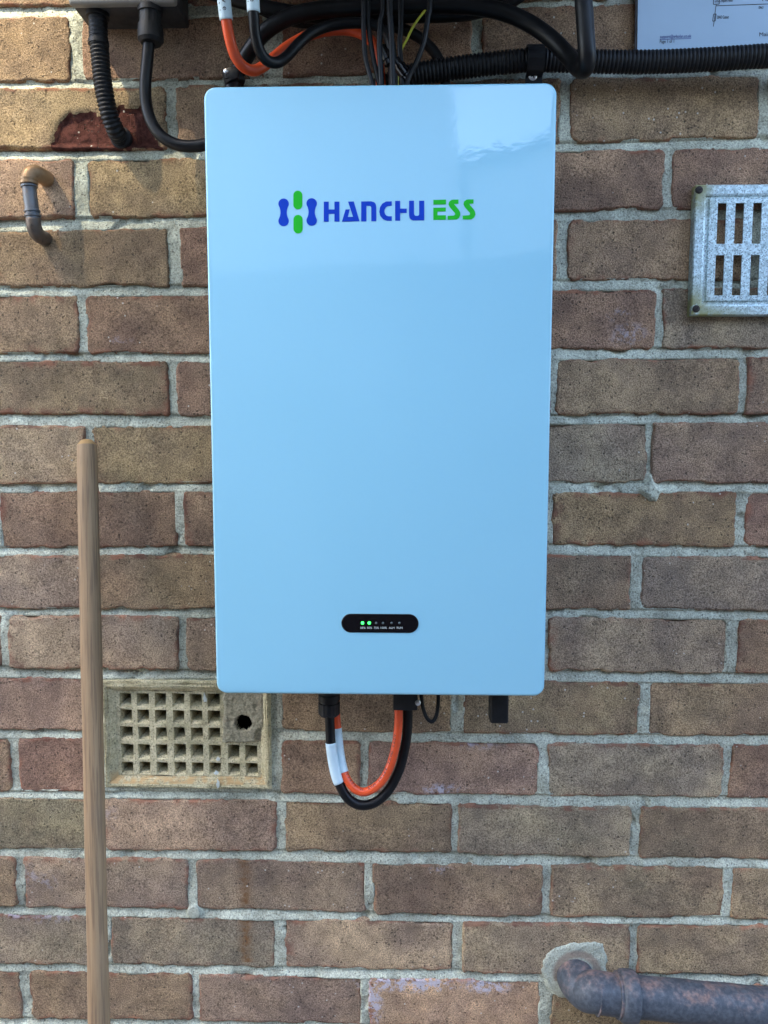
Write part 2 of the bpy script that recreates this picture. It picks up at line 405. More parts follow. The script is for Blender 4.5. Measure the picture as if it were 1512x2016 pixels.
M_BRASS = copper('tarnished copper elbow', (.27, .165, .085), (.38, .25, .135), (.14, .10, .07), .5)
M_LEADPIPE = copper('dull grey tarnished pipe', (.085, .10, .115), (.17, .175, .18), (.24, .165, .115), .5)
M_DARKELBOW = copper('dark tarnished elbow', (.10, .085, .075), (.17, .13, .10), (.06, .06, .055), .5)
def paving():
    T = NT('concrete paving'); v = pos(T); a = T.noise(v, 3, 4, .6); f = T.noise(v, 120, 3, .6)
    c = T.mix(T.ramp(a, .3, .7), (.18, .175, .165), (.26, .25, .235)); c = T.mix(1.0, c, T.mix(f, (.8, .8, .8), (1.15, 1.15, 1.15)), 'MULTIPLY')
    return T.set(Base_Color=c, Roughness=.9)
M_RENDER = plain('pale rendered wall', (.68, .67, .63), .9, var=.06, scale=3)
M_ROOF = plain('brown roof tiles', (.12, .07, .05), .85, var=.3, scale=6)
M_FENCE = plain('brown fence timber', (.13, .085, .05), .85, var=.3, scale=9)
M_GLASS = plain('dark window glass', (.03, .04, .05), .08)

# ------------------------------------------------------------------ the setting
def ground():
    me = mesh([(-60, -60, 0), (60, -60, 0), (60, 60, 0), (-60, 60, 0)], [(0, 1, 2, 3)])
    tag(link('ground', me, paving()), kind='structure')
ground()

# measured brickwork: for every course the top and bottom edges and the upright joints (left, right) along it
TOP = {1: [(0, 32), (300, 31), (1200, 9)], 2: [(0, 173), (300, 171), (400, 169), (600, 163), (1300, 148)], 3: [(0, 313), (400, 311), (1200, 293), (1450, 290)],
       4: [(0, 454), (300, 449), (1100, 433), (1400, 430)], 5: [(0, 579), (300, 582), (1100, 568), (1400, 567)], 6: [(0, 709), (400, 712), (1100, 706), (1450, 703)],
       7: [(0, 836), (350, 841), (1100, 832), (1450, 831)], 8: [(0, 968), (400, 966), (1100, 970), (1450, 968)], 9: [(0, 1094), (400, 1090), (1100, 1089), (1300, 1094)],
       10: [(100, 1211), (350, 1213), (420, 1219), (1100, 1214), (1400, 1218)], 11: [(0, 1333), (1100, 1341), (1400, 1344)], 12: [(0, 1453), (600, 1456), (900, 1459), (1150, 1464), (1450, 1467)],
       13: [(0, 1571), (450, 1572), (600, 1579), (850, 1581), (1000, 1586), (1400, 1590)], 14: [(0, 1688), (300, 1690), (600, 1695), (900, 1703), (1400, 1706)],
       15: [(0, 1800), (300, 1805), (600, 1811), (1000, 1817), (1400, 1820)], 16: [(0, 1911), (300, 1914), (500, 1922), (900, 1929), (1300, 1934)]}
BOT = {0: [(0, 10), (300, 9), (1150, -3)], 1: [(0, 161), (400, 154), (600, 147), (1200, 134)], 2: [(0, 293), (300, 294), (1150, 279), (1370, 274), (1490, 269)],
       3: [(0, 430), (300, 427), (1150, 414), (1300, 411)], 4: [(0, 565), (400, 563), (1100, 551), (1300, 551)], 5: [(0, 696), (400, 696), (1100, 687), (1450, 687)],
       6: [(0, 815), (300, 816), (420, 824), (1100, 818), (1450, 815)], 7: [(0, 953), (400, 952), (1100, 951), (1450, 951)], 8: [(0, 1080), (400, 1077), (1090, 1074), (1440, 1077)],
       9: [(0, 1200), (400, 1198), (1090, 1200), (1400, 1203)], 10: [(0, 1315), (300, 1321), (1100, 1322), (1420, 1327)], 11: [(0, 1439), (600, 1440), (850, 1443), (1150, 1448), (1450, 1450)],
       12: [(0, 1559), (600, 1563), (950, 1566), (1300, 1569)], 13: [(0, 1674), (400, 1677), (800, 1678), (1050, 1688), (1400, 1690)], 14: [(0, 1786), (300, 1789), (600, 1796), (900, 1803), (1400, 1808)],
       15: [(0, 1898), (400, 1901), (650, 1911), (1000, 1914), (1500, 1921)], 16: [(0, 2007), (350, 2010), (900, 2026), (1400, 2036)]}
JOINT = {1: [(138, 162), (520, 556), (930, 948)], 2: [(327, 346), (1104, 1123), (1498, 1516)], 3: [(146, 170), (1308, 1324)], 4: [(331, 356), (1097, 1117)], 5: [(154, 169), (1291, 1305)],
         6: [(332, 347), (1085, 1094), (1457, 1471)], 7: [(168, 182), (1275, 1283)], 8: [(-13, -1), (347, 362), (1074, 1086), (1450, 1468)], 9: [(163, 178), (1244, 1263)],
         10: [(4, 17), (352, 366), (1063, 1080), (1432, 1451)], 11: [(187, 200), (536, 553), (890, 911), (1260, 1277)], 12: [(21, 37), (536, 553), (711, 723), (1061, 1078), (1425, 1437)],
         13: [(188, 204), (545, 560), (890, 901), (1243, 1260)], 14: [(33, 48), (371, 385), (720, 734), (1070, 1083), (1425, 1439)], 15: [(201, 217), (543, 560), (893, 911), (1239, 1255)],
         16: [(42, 60), (379, 390), (713, 726), (1063, 1083), (1416, 1430)]}
# tone of each brick seen, as photographed in the shade, from the left; y olive, n brown, r red brown, g grey, p pinkish
TONE = {0: 'ynnny', 1: 'ynrnn', 2: 'ynnyn', 3: 'pynrr', 4: 'yrnnn', 5: 'yrnrg', 6: 'yrnnn', 7: 'tyngp', 8: 'nnnyr', 9: 'gynng', 10: 'ggngr', 11: 'pnny',
        12: 'rrpgr', 13: 'epygn', 14: 'gdynn', 15: 'gdtty', 16: 'ndkn'}
ALB = {'y': (0.334, 0.246, 0.155), 'n': (0.323, 0.231, 0.153), 'r': (0.307, 0.202, 0.140), 'g': (0.371, 0.290, 0.205), 'p': (0.365, 0.258, 0.185), 't': (0.378, 0.288, 0.189), 'e': (0.302, 0.253, 0.172), 'd': (0.293, 0.225, 0.161), 'k': (0.468, 0.313, 0.216)}

def xz(pt): q = P(pt[0], pt[1], 0.0); return q.x, q.z
GAUGE = 0.0783
def edge_fn(pts):
    a = sorted(xz(p) for p in pts); xs = np.array([q[0] for q in a]); zs = np.array([q[1] for q in a])
    return lambda x: np.interp(x, xs, zs)
topf, botf = {}, {}
for k in TOP: topf[k] = edge_fn(TOP[k])
for k in BOT: botf[k] = edge_fn(BOT[k])
CMIN, CMAX = -2, 19
for k in range(0, CMIN - 1, -1):
    if k not in topf: topf[k] = (lambda kk: (lambda x: topf[1](x) + GAUGE * (1 - kk)))(k)
    if k not in botf: botf[k] = (lambda kk: (lambda x: botf[0](x) + GAUGE * (0 - kk)))(k)
for k in range(17, CMAX + 1):
    topf[k] = (lambda kk: (lambda x: topf[16](x) - GAUGE * (kk - 16)))(k)
    botf[k] = (lambda kk: (lambda x: botf[16](x) - GAUGE * (kk - 16)))(k)
XL, XR = -0.43, 1.13
def course_joints(k):
    zm = lambda x: (topf[k](x) + botf[k](x)) / 2
    known = []
    for (a, b) in JOINT.get(k, []):
        ym = None
        if k in TOP: ym = (np.interp(a, *zip(*TOP[k])) + np.interp(a, *zip(*BOT[k]))) / 2
        known.append((xz((a, ym))[0], xz((b, ym))[0]))
    out = []
    if not known:
        o = 0.0 if (k % 2) else 0.1125
        x0 = o - 0.225 * 6; return [(x0 + .225 * i - .005 + rng.normal(0, .0015), x0 + .225 * i + .005 + rng.normal(0, .0015)) for i in range(16)]
    for i, j in enumerate(known):
        out.append(j)
        if i + 1 < len(known):
            gap = (known[i + 1][0] + known[i + 1][1] - j[0] - j[1]) / 2; m = int(round(gap / 0.225))
            for q in range(1, m):
                c = (j[0] + j[1]) / 2 + gap * q / m; out.append((c - .005, c + .005))
    l = out[0]; r = out[-1]
    for i in range(1, 4): out.insert(0, (l[0] - .225 * i, l[1] - .225 * i)); out.append((r[0] + .225 * i, r[1] + .225 * i))
    return out

AB_L, AB_T = xz((202, 1338)); AB_R, AB_B = xz((535, 1552))
class Brick: pass
bricks = []
for k in range(CMIN, CMAX + 1):
    J = course_joints(k); vis = 0
    for (a, b) in zip(J, J[1:]):
        x0, x1 = a[1], b[0]
        if x1 < XL or x0 > XR: continue
        if k in (11, 12) and x0 < AB_R - .02 and x1 > AB_L + .02:
            if x0 > AB_L - .05: continue
        br = Brick(); br.k = k; br.x0 = x0; br.x1 = x1; xm = (x0 + x1) / 2
        br.zt0, br.zt1, br.zb0, br.zb1 = float(topf[k](x0)), float(topf[k](x1)), float(botf[k](x0)), float(botf[k](x1))
        br.zc = (br.zt0 + br.zt1 + br.zb0 + br.zb1) / 4; br.xc = xm; br.rc = rng.uniform(.002, .0095)
        tones = TONE.get(k, '')
        if x1 > -0.075 and vis < len(tones): br.tone = tones[vis]; vis += 1
        else: br.tone = 'nrygnp'[rng.integers(0, 6)]
        bricks.append(br)
# the brick cut off at the air brick keeps its joint
for br in bricks:
    if br.k in (11, 12) and br.x0 < AB_L and br.x1 > AB_L - .012: br.x1 = AB_L - .011

def bsdf(br, X, Z):
    """distance inside the brick's rounded outline (positive inside), metres"""
    u = np.clip((X - br.x0) / (br.x1 - br.x0), 0, 1)
    zt = br.zt0 + (br.zt1 - br.zt0) * u; zb = br.zb0 + (br.zb1 - br.zb0) * u
    hx = (br.x1 - br.x0) / 2; hz = (zt - zb) / 2; zc = (zt + zb) / 2
    qx = np.abs(X - (br.x0 + br.x1) / 2) - hx + br.rc; qz = np.abs(Z - zc) - hz + br.rc
    return -(np.hypot(np.maximum(qx, 0), np.maximum(qz, 0)) + np.minimum(np.maximum(qx, qz), 0) - br.rc)

def poly_sdf(pts, X, Z):
    """positive inside the polygon given in photograph positions on the wall"""
    w = [xz(p) for p in pts]; d = np.full(X.shape, 1e9); ins = np.zeros(X.shape, bool); n = len(w)
    for i in range(n):
        ax, az = w[i]; bx, bz = w[(i + 1) % n]; ex, ez = bx - ax, bz - az
        t = np.clip(((X - ax) * ex + (Z - az) * ez) / (ex * ex + ez * ez), 0, 1)
        d = np.minimum(d, np.hypot(X - ax - ex * t, Z - az - ez * t))
        c = ((az > Z) != (bz > Z)) & (X < ex * (Z - az) / (bz - az + 1e-12) + ax); ins ^= c
    return np.where(ins, d, -d)
def smooth01(x, a, b): t = np.clip((x - a) / (b - a), 0, 1); return t * t * (3 - 2 * t)

SPALL = [(92, 296), (108, 272), (120, 245), (135, 224), (160, 217), (185, 222), (205, 235), (222, 222), (238, 208), (265, 206), (282, 205), (292, 235), (305, 270), (322, 297)]
PATCH = [(1057, 1905), (1062, 1885), (1090, 1862), (1120, 1847), (1160, 1846), (1190, 1852), (1198, 1880), (1196, 1915), (1180, 1935), (1150, 1965), (1115, 1968), (1085, 1960), (1070, 1945), (1064, 1925)]
def masks(X, Z):
    bloom = np.zeros(X.shape); rust = np.zeros(X.shape)
    def blob(px, py, rx, rz, s):
        nonlocal bloom
        cx, cz = xz((px, py)); bloom = np.maximum(bloom, s * np.exp(-(((X - cx) / rx) ** 2 + ((Z - cz) / rz) ** 2)))
    blob(800, 1937, .07, .012, 1.2); blob(735, 1975, .012, .035, 1.1); blob(960, 1940, .03, .012, 1.1); blob(870, 1555, .03, .009, .8); blob(940, 1463, .03, .012, .65)
    blob(60, 1720, .02, .02, .5); blob(1240, 660, .03, .02, .55); blob(1220, 620, .02, .012, .5); blob(700, 1560, .03, .01, .5); blob(100, 1805, .04, .012, .6); blob(240, 670, .018, .008, .55)
    blob(30, 1800, .03, .008, .7); blob(870, 1712, .02, .008, .6); blob(215, 1610, .02, .03, .4); blob(95, 1735, .02, .02, .45)
    a = xz((480, 1690)); b = xz((485, 1895)); xc = a[0] + (b[0] - a[0]) * (Z - a[1]) / (b[1] - a[1])
    rust = np.exp(-((X - xc) / .0075) ** 2) * (Z < a[1]) * (Z > b[1])
    return bloom, rust

wall = thing('brick_wall', (0.38, 0.05, 0.0), 'brown brick house wall with pale mortar joints behind everything', 'wall')

def axis_samples(L, e=.008, fine=.0011, coarse=.0042):
    n = int(e / fine); a = np.linspace(-.0016, e, n + 2)
    m = max(2, int((L - 2 * e) / coarse)); mid = np.linspace(e, L - e, m + 1)[1:-1]
    return np.concatenate([a, mid, (L - a)[::-1]])
def build_brick(i, br):
    L = br.x1 - br.x0; H = (br.zt0 + br.zt1 - br.zb0 - br.zb1) / 2
    su = axis_samples(L); sv = axis_samples(H)
    U, Vv = np.meshgrid(su / L, sv / H); X = br.x0 + U * L
    zt = br.zt0 + (br.zt1 - br.zt0) * U; zb = br.zb0 + (br.zb1 - br.zb0) * U; Z = zb + (zt - zb) * Vv
    ox = i * 13.7
    d = bsdf(br, X, Z)
    wob = NA.fbm(X * 55 + ox, Z * 55, 4) * .0034 + NB.fbm(X * 230 + ox, Z * 230, 2) * .0014
    chip = np.maximum(0, NC_.fbm(X * 34 + ox, Z * 34, 3) - .20) * .017 * (rng.random() < .75)
    low = Vv < .5
    wob = wob - np.where(low, .6, .8) * chip * np.exp(-np.maximum(d, 0) / .006)
    d2 = d + wob
    R = rng.uniform(.0018, .0036); e = np.clip(d2, 0, R)
    y = R - np.sqrt(np.maximum(R * R - (R - e) ** 2, 0))
    y = y + np.where(d2 < 0, -d2 * 4.0, 0)
    y = np.minimum(y, .014)
    face = NA.fbm(X * 26 + ox, Z * 26 + 3, 3) * .0009 + NB.fbm(X * 110 + ox, Z * 110, 3) * .00045
    tx, tz = rng.normal(0, .006), rng.normal(0, .012); off = rng.normal(0, .0009)
    y = y + face + (X - br.xc) * tx + (Z - br.zc) * tz + off
    sp = np.zeros(X.shape)
    if br.k == 2:
        s = poly_sdf(SPALL, X, Z) + NA.fbm(X * 45, Z * 45, 4) * .0075
        sp = smooth01(s, -.0006, .0010); y = y + smooth01(s, -.0008, .0024) * smooth01(d, .0005, .007) * (.0036 + NB.fbm(X * 150, Z * 150, 3) * .0022)
    y[0, :] = y[-1, :] = .016; y[:, 0] = y[:, -1] = .016
    me, used = grid_mesh(np.stack([X, y, Z], -1).reshape(-1, 3), X.shape[0], X.shape[1])
    bloom, rust = masks(X, Z)
    rim = np.exp(-np.maximum(d2, 0) / rng.uniform(.0035, .0075)) * rng.uniform(.55, 1.15) + .55 * np.exp(-np.abs(X - br.x0) / .012) * (rng.random() < .3)
    if rng.random() < .55:
        dt = (zt - Z) + NA.fbm(X * 40 + ox, Z * 5, 3) * .004; rim = np.maximum(rim, 1.1 * smooth01(dt, .0062, .0030) * smooth01(NB.fbm(X * 22 + ox, Z * 3, 2), -.25, .2))
    m = np.stack([np.clip(rim, 0, 1), sp, np.clip(bloom, 0, 1), np.clip(rust, 0, 1)], -1).reshape(-1, 4)[used]
    at = me.attributes.new('mask', 'FLOAT_COLOR', 'POINT'); at.data.foreach_set('color', m.astype(np.float32).ravel())
    o = link('brick', me, M_BRICK, wall, True, loc=(br.xc, 0, br.zc))
    c = np.array(ALB[br.tone]) * rng.uniform(.93, 1.07) * (1 + rng.normal(0, .02, 3)); o.color = (*c, 1)
for i, br in enumerate(bricks): build_brick(i, br)

# the mortar between them, one uneven sheet with struck joints and smears
def build_mortar():
    x0, x1 = min(b.x0 for b in bricks) - .006, max(b.x1 for b in bricks) + .006
    z1 = float(topf[CMIN](.4)) + .006; z0 = float(botf[CMAX](.4)) - .006
    st = .0016; xs = np.arange(x0, x1, st); zs = np.arange(z0, z1, st); X, Z = np.meshgrid(xs, zs)
    ins = np.full(X.shape, -1.0)
    for b in bricks:
        i0, i1 = np.searchsorted(xs, [b.x0 - .02, b.x1 + .02]); j0, j1 = np.searchsorted(zs, [min(b.zb0, b.zb1) - .02, max(b.zt0, b.zt1) + .02])
        s = (slice(j0, j1), slice(i0, i1)); ins[s] = np.maximum(ins[s], bsdf(b, X[s], Z[s]))
    Y = np.full(X.shape, .0024)
    for k in range(CMIN, CMAX):                       # weather-struck bed joints: set back under the upper brick, flush below
        zb = botf[k](xs)[None, :]; zt = topf[k + 1](xs)[None, :]; t = (zb - Z) / (zb - zt)
        m = (t > -.15) & (t < 1.15); tt = np.clip(t, 0, 1); str_ = .6 + .4 * NC_(X * 6, Z * 0 + k * 5.3)
        Y = np.where(m, .0030 + (.0042 - .0064 * tt) * str_ , Y)
    Y = Y + NA.fbm(X * 70, Z * 70, 3) * .0010 + NB.fbm(X * 260, Z * 260, 2) * .0006
    sm = NC_.fbm(X * 16 + 5, Z * 16, 3); Y = Y - np.maximum(0, sm - .05) * .0055          # smears over the arrises
    gap = ND.fbm(X * 30, Z * 30 + 9, 3); Y = Y + np.maximum(0, gap - .42) * .02         # pits
    Y = Y + smooth01(ins, .0022, .0046) * .012
    patch = np.zeros(X.shape); dirt = np.zeros(X.shape)
    s = poly_sdf(PATCH, X, Z) + NA.fbm(X * 60, Z * 60, 3) * .006
    pm = smooth01(s, -.001, .011); patch = pm; Y = np.where(s > -.001, np.minimum(Y, .001 - .0054 * smooth01(s, -.001, .008) + NB.fbm(X * 90, Z * 90, 3) * .0014), Y)
    c = P(1135, 1912); rr = np.hypot(X - c.x, Z - c.z); dirt = np.exp(-((rr - .026) / .006) ** 2) * pm * (Z > c.z - .01)
    for (px, py, r, hgt) in ((382, 1795, .0098, .0045),):
        c = P(px, py); q = np.hypot(X - c.x, Z - c.z) + NA.fbm(X * 130, Z * 130, 2) * (.0006 if r < .0099 else .004); mk = smooth01(r - q, -.0004, .0018)
        Y = np.where(mk > 0, np.minimum(Y, .003 - (hgt + .001) * mk), Y); patch = np.maximum(patch, mk)
    s2 = poly_sdf([(1252, 966), (1270, 948), (1275, 934), (1284, 932), (1291, 947), (1310, 966), (1300, 975), (1292, 988), (1276, 990), (1264, 978)], X, Z) + NA.fbm(X * 150, Z * 150, 3) * .0022
    mk = smooth01(s2, -.0004, .007); Y = np.where(mk > 0, np.minimum(Y, 0.0015 - .0075 * mk + NB.fbm(X * 160, Z * 160, 2) * .0010), Y); patch = np.maximum(patch, mk * .45 + .02 * (mk > 0))
    ab = (X > AB_L + .002) & (X < AB_R - .002) & (Z < AB_T - .002) & (Z > AB_B + .002)
    ins = np.where(patch > .01, -1, ins)
    dead = (ins > .0050) | ab
    keep = ~(dead[:-1, :-1] & dead[1:, :-1] & dead[:-1, 1:] & dead[1:, 1:])
    me, used = grid_mesh(np.stack([X, Y, Z], -1).reshape(-1, 3), X.shape[0], X.shape[1], keep)
    for nm, arr in (('patch', patch), ('dirt', dirt)):
        at = me.attributes.new(nm, 'FLOAT', 'POINT'); at.data.foreach_set('value', arr.reshape(-1)[used].astype(np.float32))
    link('mortar', me, M_MORTAR, wall, True)
    return xs[0], xs[-1], zs[0], zs[-1]
mx0, mx1, mz0, mz1 = build_mortar()
# brickwork beyond the measured part
WX0, WX1, WZ1 = -3.2, 4.0, 2.8
def far_wall():
    R = [((WX0, 0), (mx0, WZ1)), ((mx1, 0), (WX1, WZ1)), ((mx0, mz1), (mx1, WZ1)), ((mx0, 0), (mx1, mz0))]
    V = []; F = []
    for (a, b) in R:
        n = len(V); V += [(a[0], .003, a[1]), (b[0], .003, a[1]), (b[0], .003, b[1]), (a[0], .003, b[1])]; F.append((n, n + 1, n + 2, n + 3))
    link('outer_mortar', mesh(V, F), M_MORTAR, wall)
    V = []; F = []; k = 0; zt = float(topf[CMIN](.4)) + GAUGE * 30
    while zt > .02:
        zb = zt - .066; o = (k % 2) * .1125; x = WX0 + o
        while x + .215 < WX1:
            xa, xb = x, x + .215
            if not (xb > mx0 + .002 and xa < mx1 - .002 and zt > mz0 + .01 and zb < mz1 - .01) and zt < WZ1 and zb > 0:
                n = len(V); j = rng.normal(0, .0008); r = .003
                V += [(xa, .012, zb), (xb, .012, zb), (xb, .012, zt), (xa, .012, zt), (xa + r, j, zb + r), (xb - r, j, zb + r), (xb - r, j, zt - r), (xa + r, j, zt - r)]
                F += [(n + 4, n + 5, n + 6, n + 7), (n, n + 1, n + 5, n + 4), (n + 1, n + 2, n + 6, n + 5), (n + 2, n + 3, n + 7, n + 6), (n + 3, n, n + 4, n + 7)]
            x += .225
        zt -= GAUGE; k += 1
    o = link('outer_brickwork', mesh(V, F), M_BRICK, wall); o['kind'] = 'stuff'; o.color = (.34, .26, .18, 1)
    # the thickness of the wall behind
    box('inner_leaf', (WX0, .12, 0), (WX1, .30, WZ1), M_CEMENT, wall, 0)
far_wall()

def overhang():  # not seen; put in so the wall darkens towards the top
    t = thing('shading_overhang', (.4, -.2, 2.80), 'white boarded eaves added above the top of the picture to darken the wall', 'overhang')
    box('soffit', (WX0, -.40, 2.80), (WX1, -.001, 2.812), M_RENDER, t, 0); box('fascia', (WX0, -.42, 2.77), (WX1, -.401, 2.94), M_RENDER, t, .002)
    V = []; F = []
    for x in (WX0, WX1):
        for k in range(9): a = math.pi * k / 8; V.append((x, -.475 + .052 * math.cos(a), 2.91 - .052 * math.sin(a)))
    for k in range(8): F.append((k, k + 1, 10 + k, 9 + k))
    link('gutter', mesh(V, F), M_BLACKP, t, True)
overhang()
# what stands across the passage: it shades this wall and shows in the gloss of the cabinet
def opposite_side():
    yh = -3.4
    q = P(100, 300) + SUN * ((3.4) / -SUN.y) - Vector((0, 0, .17))            # the verge whose shadow crosses the wall
    ax, slope = -1.9, .57
    az = q.z + (ax - q.x) * slope; hw = 2.70; ez = az - hw * slope
    h = thing('neighbouring_house', (ax, yh, 0), 'pale rendered gable house across the passage, behind the camera', 'house')
    V = [(ax - hw, yh, 0), (ax + hw, yh, 0), (ax + hw, yh, ez), (ax, yh, az), (ax - hw, yh, ez)]; V += [(x, yh - 7, z) for (x, y, z) in V]
    link('wall', mesh(V, [(0, 1, 2, 3, 4), (9, 8, 7, 6, 5), (0, 5, 6, 1), (1, 6, 7, 2), (4, 9, 5, 0)]), M_RENDER, h)
    for s in (-1, 1):
        a = Vector((ax, yh + .02, az + .02)); b = Vector((ax + s * (hw + .25), yh + .02, ez - .25 * slope + .02)); t = Vector((0, 0, .14)); e = Vector((0, -7.2, 0))
        link('roof_slope', mesh([a, b, b + t, a + t, a + e, b + e, b + t + e, a + t + e], [(0, 1, 2, 3), (7, 6, 5, 4), (0, 4, 5, 1), (3, 2, 6, 7), (1, 5, 6, 2)]), M_ROOF, h)
    w = box('window', (ax - .5, yh - .03, 4.0), (ax + .5, yh + .03, 5.1), M_WHITE, h, .01); box('pane', (ax - .44, yh - .02, 4.06), (ax + .44, yh + .045, 5.04), M_GLASS, w, .002)
    f = thing('garden_fence', (0.4, -2.25, 0), 'brown timber fence across the passage, behind the camera', 'fence')
    for i in range(5):
        x = -4.4 + i * 2.4
        box('fence_post', (x - .05, -2.30, 0), (x + .05, -2.20, 2.12), M_FENCE, f, .004)
        if i < 4:
            for j in range(11): box('fence_board', (x + .05, -2.262 - (j % 2) * .012, .06 + j * .185), (x + 2.35, -2.245 - (j % 2) * .012, .06 + j * .185 + .20), M_FENCE, f, 0)
    g = thing('garage', (3.3, -6.2, 0), 'low garage with a sloping roof across the passage, behind the camera', 'garage')
    V = [(1.1, -5.2, 0), (5.5, -5.2, 0), (5.5, -5.2, 4.69), (1.1, -5.2, 3.89)]; V += [(x, y - 3, z) for x, y, z in V]
    link('wall', mesh(V, [(0, 1, 2, 3), (7, 6, 5, 4), (0, 3, 7, 4), (1, 5, 6, 2)]), M_RENDER, g)
    V = [(.9, -5.1, 3.87), (5.7, -5.1, 4.74), (5.7, -8.4, 4.74), (.9, -8.4, 3.87)]; V += [(x, y, z + .1) for x, y, z in V]
    link('roof', mesh(V, [(0, 1, 2, 3), (7, 6, 5, 4), (0, 4, 5, 1), (1, 5, 6, 2), (2, 6, 7, 3), (3, 7, 4, 0)]), M_ROOF, g)
opposite_side()

# ------------------------------------------------------------------ air brick
def air_brick():
    t = thing('air_brick', ((AB_L + AB_R) / 2, 0, AB_B), 'buff clay air brick with square holes, set low in the wall beside the wooden pole', 'air brick')
    def X(px, py=1445): return P(px, py).x
    def Zp(py, px=370): return P(px, py).z
    fx0, fx1, fz1, fz0 = AB_L, AB_R, AB_T, AB_B
    ix0, ix1, iz1, iz0 = X(216), X(522), Zp(1355), Zp(1541)
    # frame: flange, sloping inner reveal
    rings = [(.05, 0), (-.0015, 0), (-.0030, .0012), (-.0034, .0030)]
    V = []; F = []
    def ring(x0, x1, z0, z1, y):
        n = len(V); V.extend([(x0, y, z0), (x1, y, z0), (x1, y, z1), (x0, y, z1)]); return n
    rs = [ring(fx0 + i, fx1 - i, fz0 + i, fz1 - i, y) for y, i in rings]
    gx0, gx1, gz0, gz1 = X(228), X(511), Zp(1531), Zp(1363)
    rs += [ring(ix0 - .003, ix1 + .003, iz0 - .003, iz1 + .003, -.0034), ring(ix0, ix1, iz0, iz1, -.0012), ring(gx0, gx1, gz0, gz1, .0050)]
    for a, b in zip(rs, rs[1:]):
        for k in range(4): F.append((a + k, a + (k + 1) % 4, b + (k + 1) % 4, b + k))
    me = mesh(V, F); bm = bmesh.new(); bm.from_mesh(me)
    bmesh.ops.subdivide_edges(bm, edges=bm.edges, cuts=7, use_grid_fill=True)
    for v in bm.verts:
        if v.co.y < .02: v.co.y += random.gauss(0, .00035); v.co.x += random.gauss(0, .0003); v.co.z += random.gauss(0, .0003)
    bmesh.ops.recalc_face_normals(bm, faces=bm.faces); bm.to_mesh(me); bm.free()
    n = me.attributes.new('lit_sill', 'FLOAT', 'POINT'); s = me.attributes.new('soot', 'FLOAT', 'POINT')
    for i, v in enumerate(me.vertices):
        n.data[i].value = 1.0 if (v.co.z < iz0 + .008 and v.co.z > iz0 - .002 and v.co.y > -.002) else 0.0  # light on the sill's top face, painted as an orange-cream band
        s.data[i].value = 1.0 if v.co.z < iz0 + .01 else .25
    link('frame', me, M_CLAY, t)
    # lattice with tapering holes
    cols = [(234, 258), (269, 292), (304, 326), (339, 362), (373, 397), (408, 432), (446, 469), (481, 504)]
    rows = [(1368, 1396), (1401, 1428), (1435, 1461), (1469, 1499), (1504, 1529)]
    xs = [gx0]; [xs.extend((X(a), X(b))) for a, b in cols]; xs.append(gx1)
    zs = [gz1]; [zs.extend((Zp(a), Zp(b))) for a, b in rows]; zs.append(gz0)
    bm = bmesh.new(); yf = .0050
    def vj(x, y, z): return bm.verts.new((x, y + NA(np.array(x * 300), np.array(z * 300)) * .0006, z))
    G = [[vj(x + random.gauss(0, .0004), yf, z + random.gauss(0, .0004)) for x in xs] for z in zs]
    for j in range(len(zs) - 1):
        for i in range(len(xs) - 1):
            if i >= 13 and j <= 5: continue
            q = [G[j][i], G[j][i + 1], G[j + 1][i + 1], G[j + 1][i]]
            if i % 2 == 1 and j % 2 == 1:
                x0, x1, z1, z0 = xs[i], xs[i + 1], zs[j], zs[j + 1]; w = x1 - x0; hh = z1 - z0
                m = [bm.verts.new((q[0].co.x + w * .05, yf + .006, q[0].co.z - hh * .05)), bm.verts.new((q[1].co.x - w * .05, yf + .006, q[1].co.z - hh * .05)),
                     bm.verts.new((q[2].co.x - w * .06, yf + .004, q[2].co.z + hh * .16)), bm.verts.new((q[3].co.x + w * .06, yf + .004, q[3].co.z + hh * .16))]
                b = [bm.verts.new((x0 + w * .20, yf + .03, z1 - hh * .20)), bm.verts.new((x1 - w * .20, yf + .03, z1 - hh * .20)), bm.verts.new((x1 - w * .2, yf + .03, z0 + hh * .34)), bm.verts.new((x0 + w * .2, yf + .03, z0 + hh * .34))]
                for k in range(4): bm.faces.new((q[k], q[(k + 1) % 4], m[(k + 1) % 4], m[k])); bm.faces.new((m[k], m[(k + 1) % 4], b[(k + 1) % 4], b[k]))
            else: bm.faces.new(q)
    bmesh.ops.recalc_face_normals(bm, faces=bm.faces)
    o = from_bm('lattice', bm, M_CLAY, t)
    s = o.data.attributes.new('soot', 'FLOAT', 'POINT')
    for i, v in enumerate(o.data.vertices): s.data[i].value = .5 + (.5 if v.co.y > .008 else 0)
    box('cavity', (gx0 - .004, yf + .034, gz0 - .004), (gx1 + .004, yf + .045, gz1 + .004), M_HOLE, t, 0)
    # cement over the top right holes, with a round hole left in it
    st = .0012; x0, x1 = X(437), X(521); z1, z0 = Zp(1362), Zp(1465); xs2 = np.arange(x0, x1, st); zs2 = np.arange(z0, z1, st); GX, GZ = np.meshgrid(xs2, zs2)
    out = [(438, 1352), (523, 1352), (523, 1464), (470, 1466), (436, 1464)]
    d = poly_sdf(out, GX, GZ) + NA.fbm(GX * 110, GZ * 110, 3) * .003
    c = P(479, 1425, 0); r = np.hypot((GX - c.x) / 1.05, (GZ - c.z)) + NB.fbm(GX * 140, GZ * 140, 2) * .0016
    tongue = np.exp(-(((GX - P(492, 1450).x) / .008) ** 2 + ((GZ - P(492, 1450).z) / .010) ** 2))
    Y = .0010 + NA.fbm(GX * 150, GZ * 150, 3) * .0016 + NB.fbm(GX * 420, GZ * 420, 2) * .0007 + smooth01(d, .002, -.001) * .006
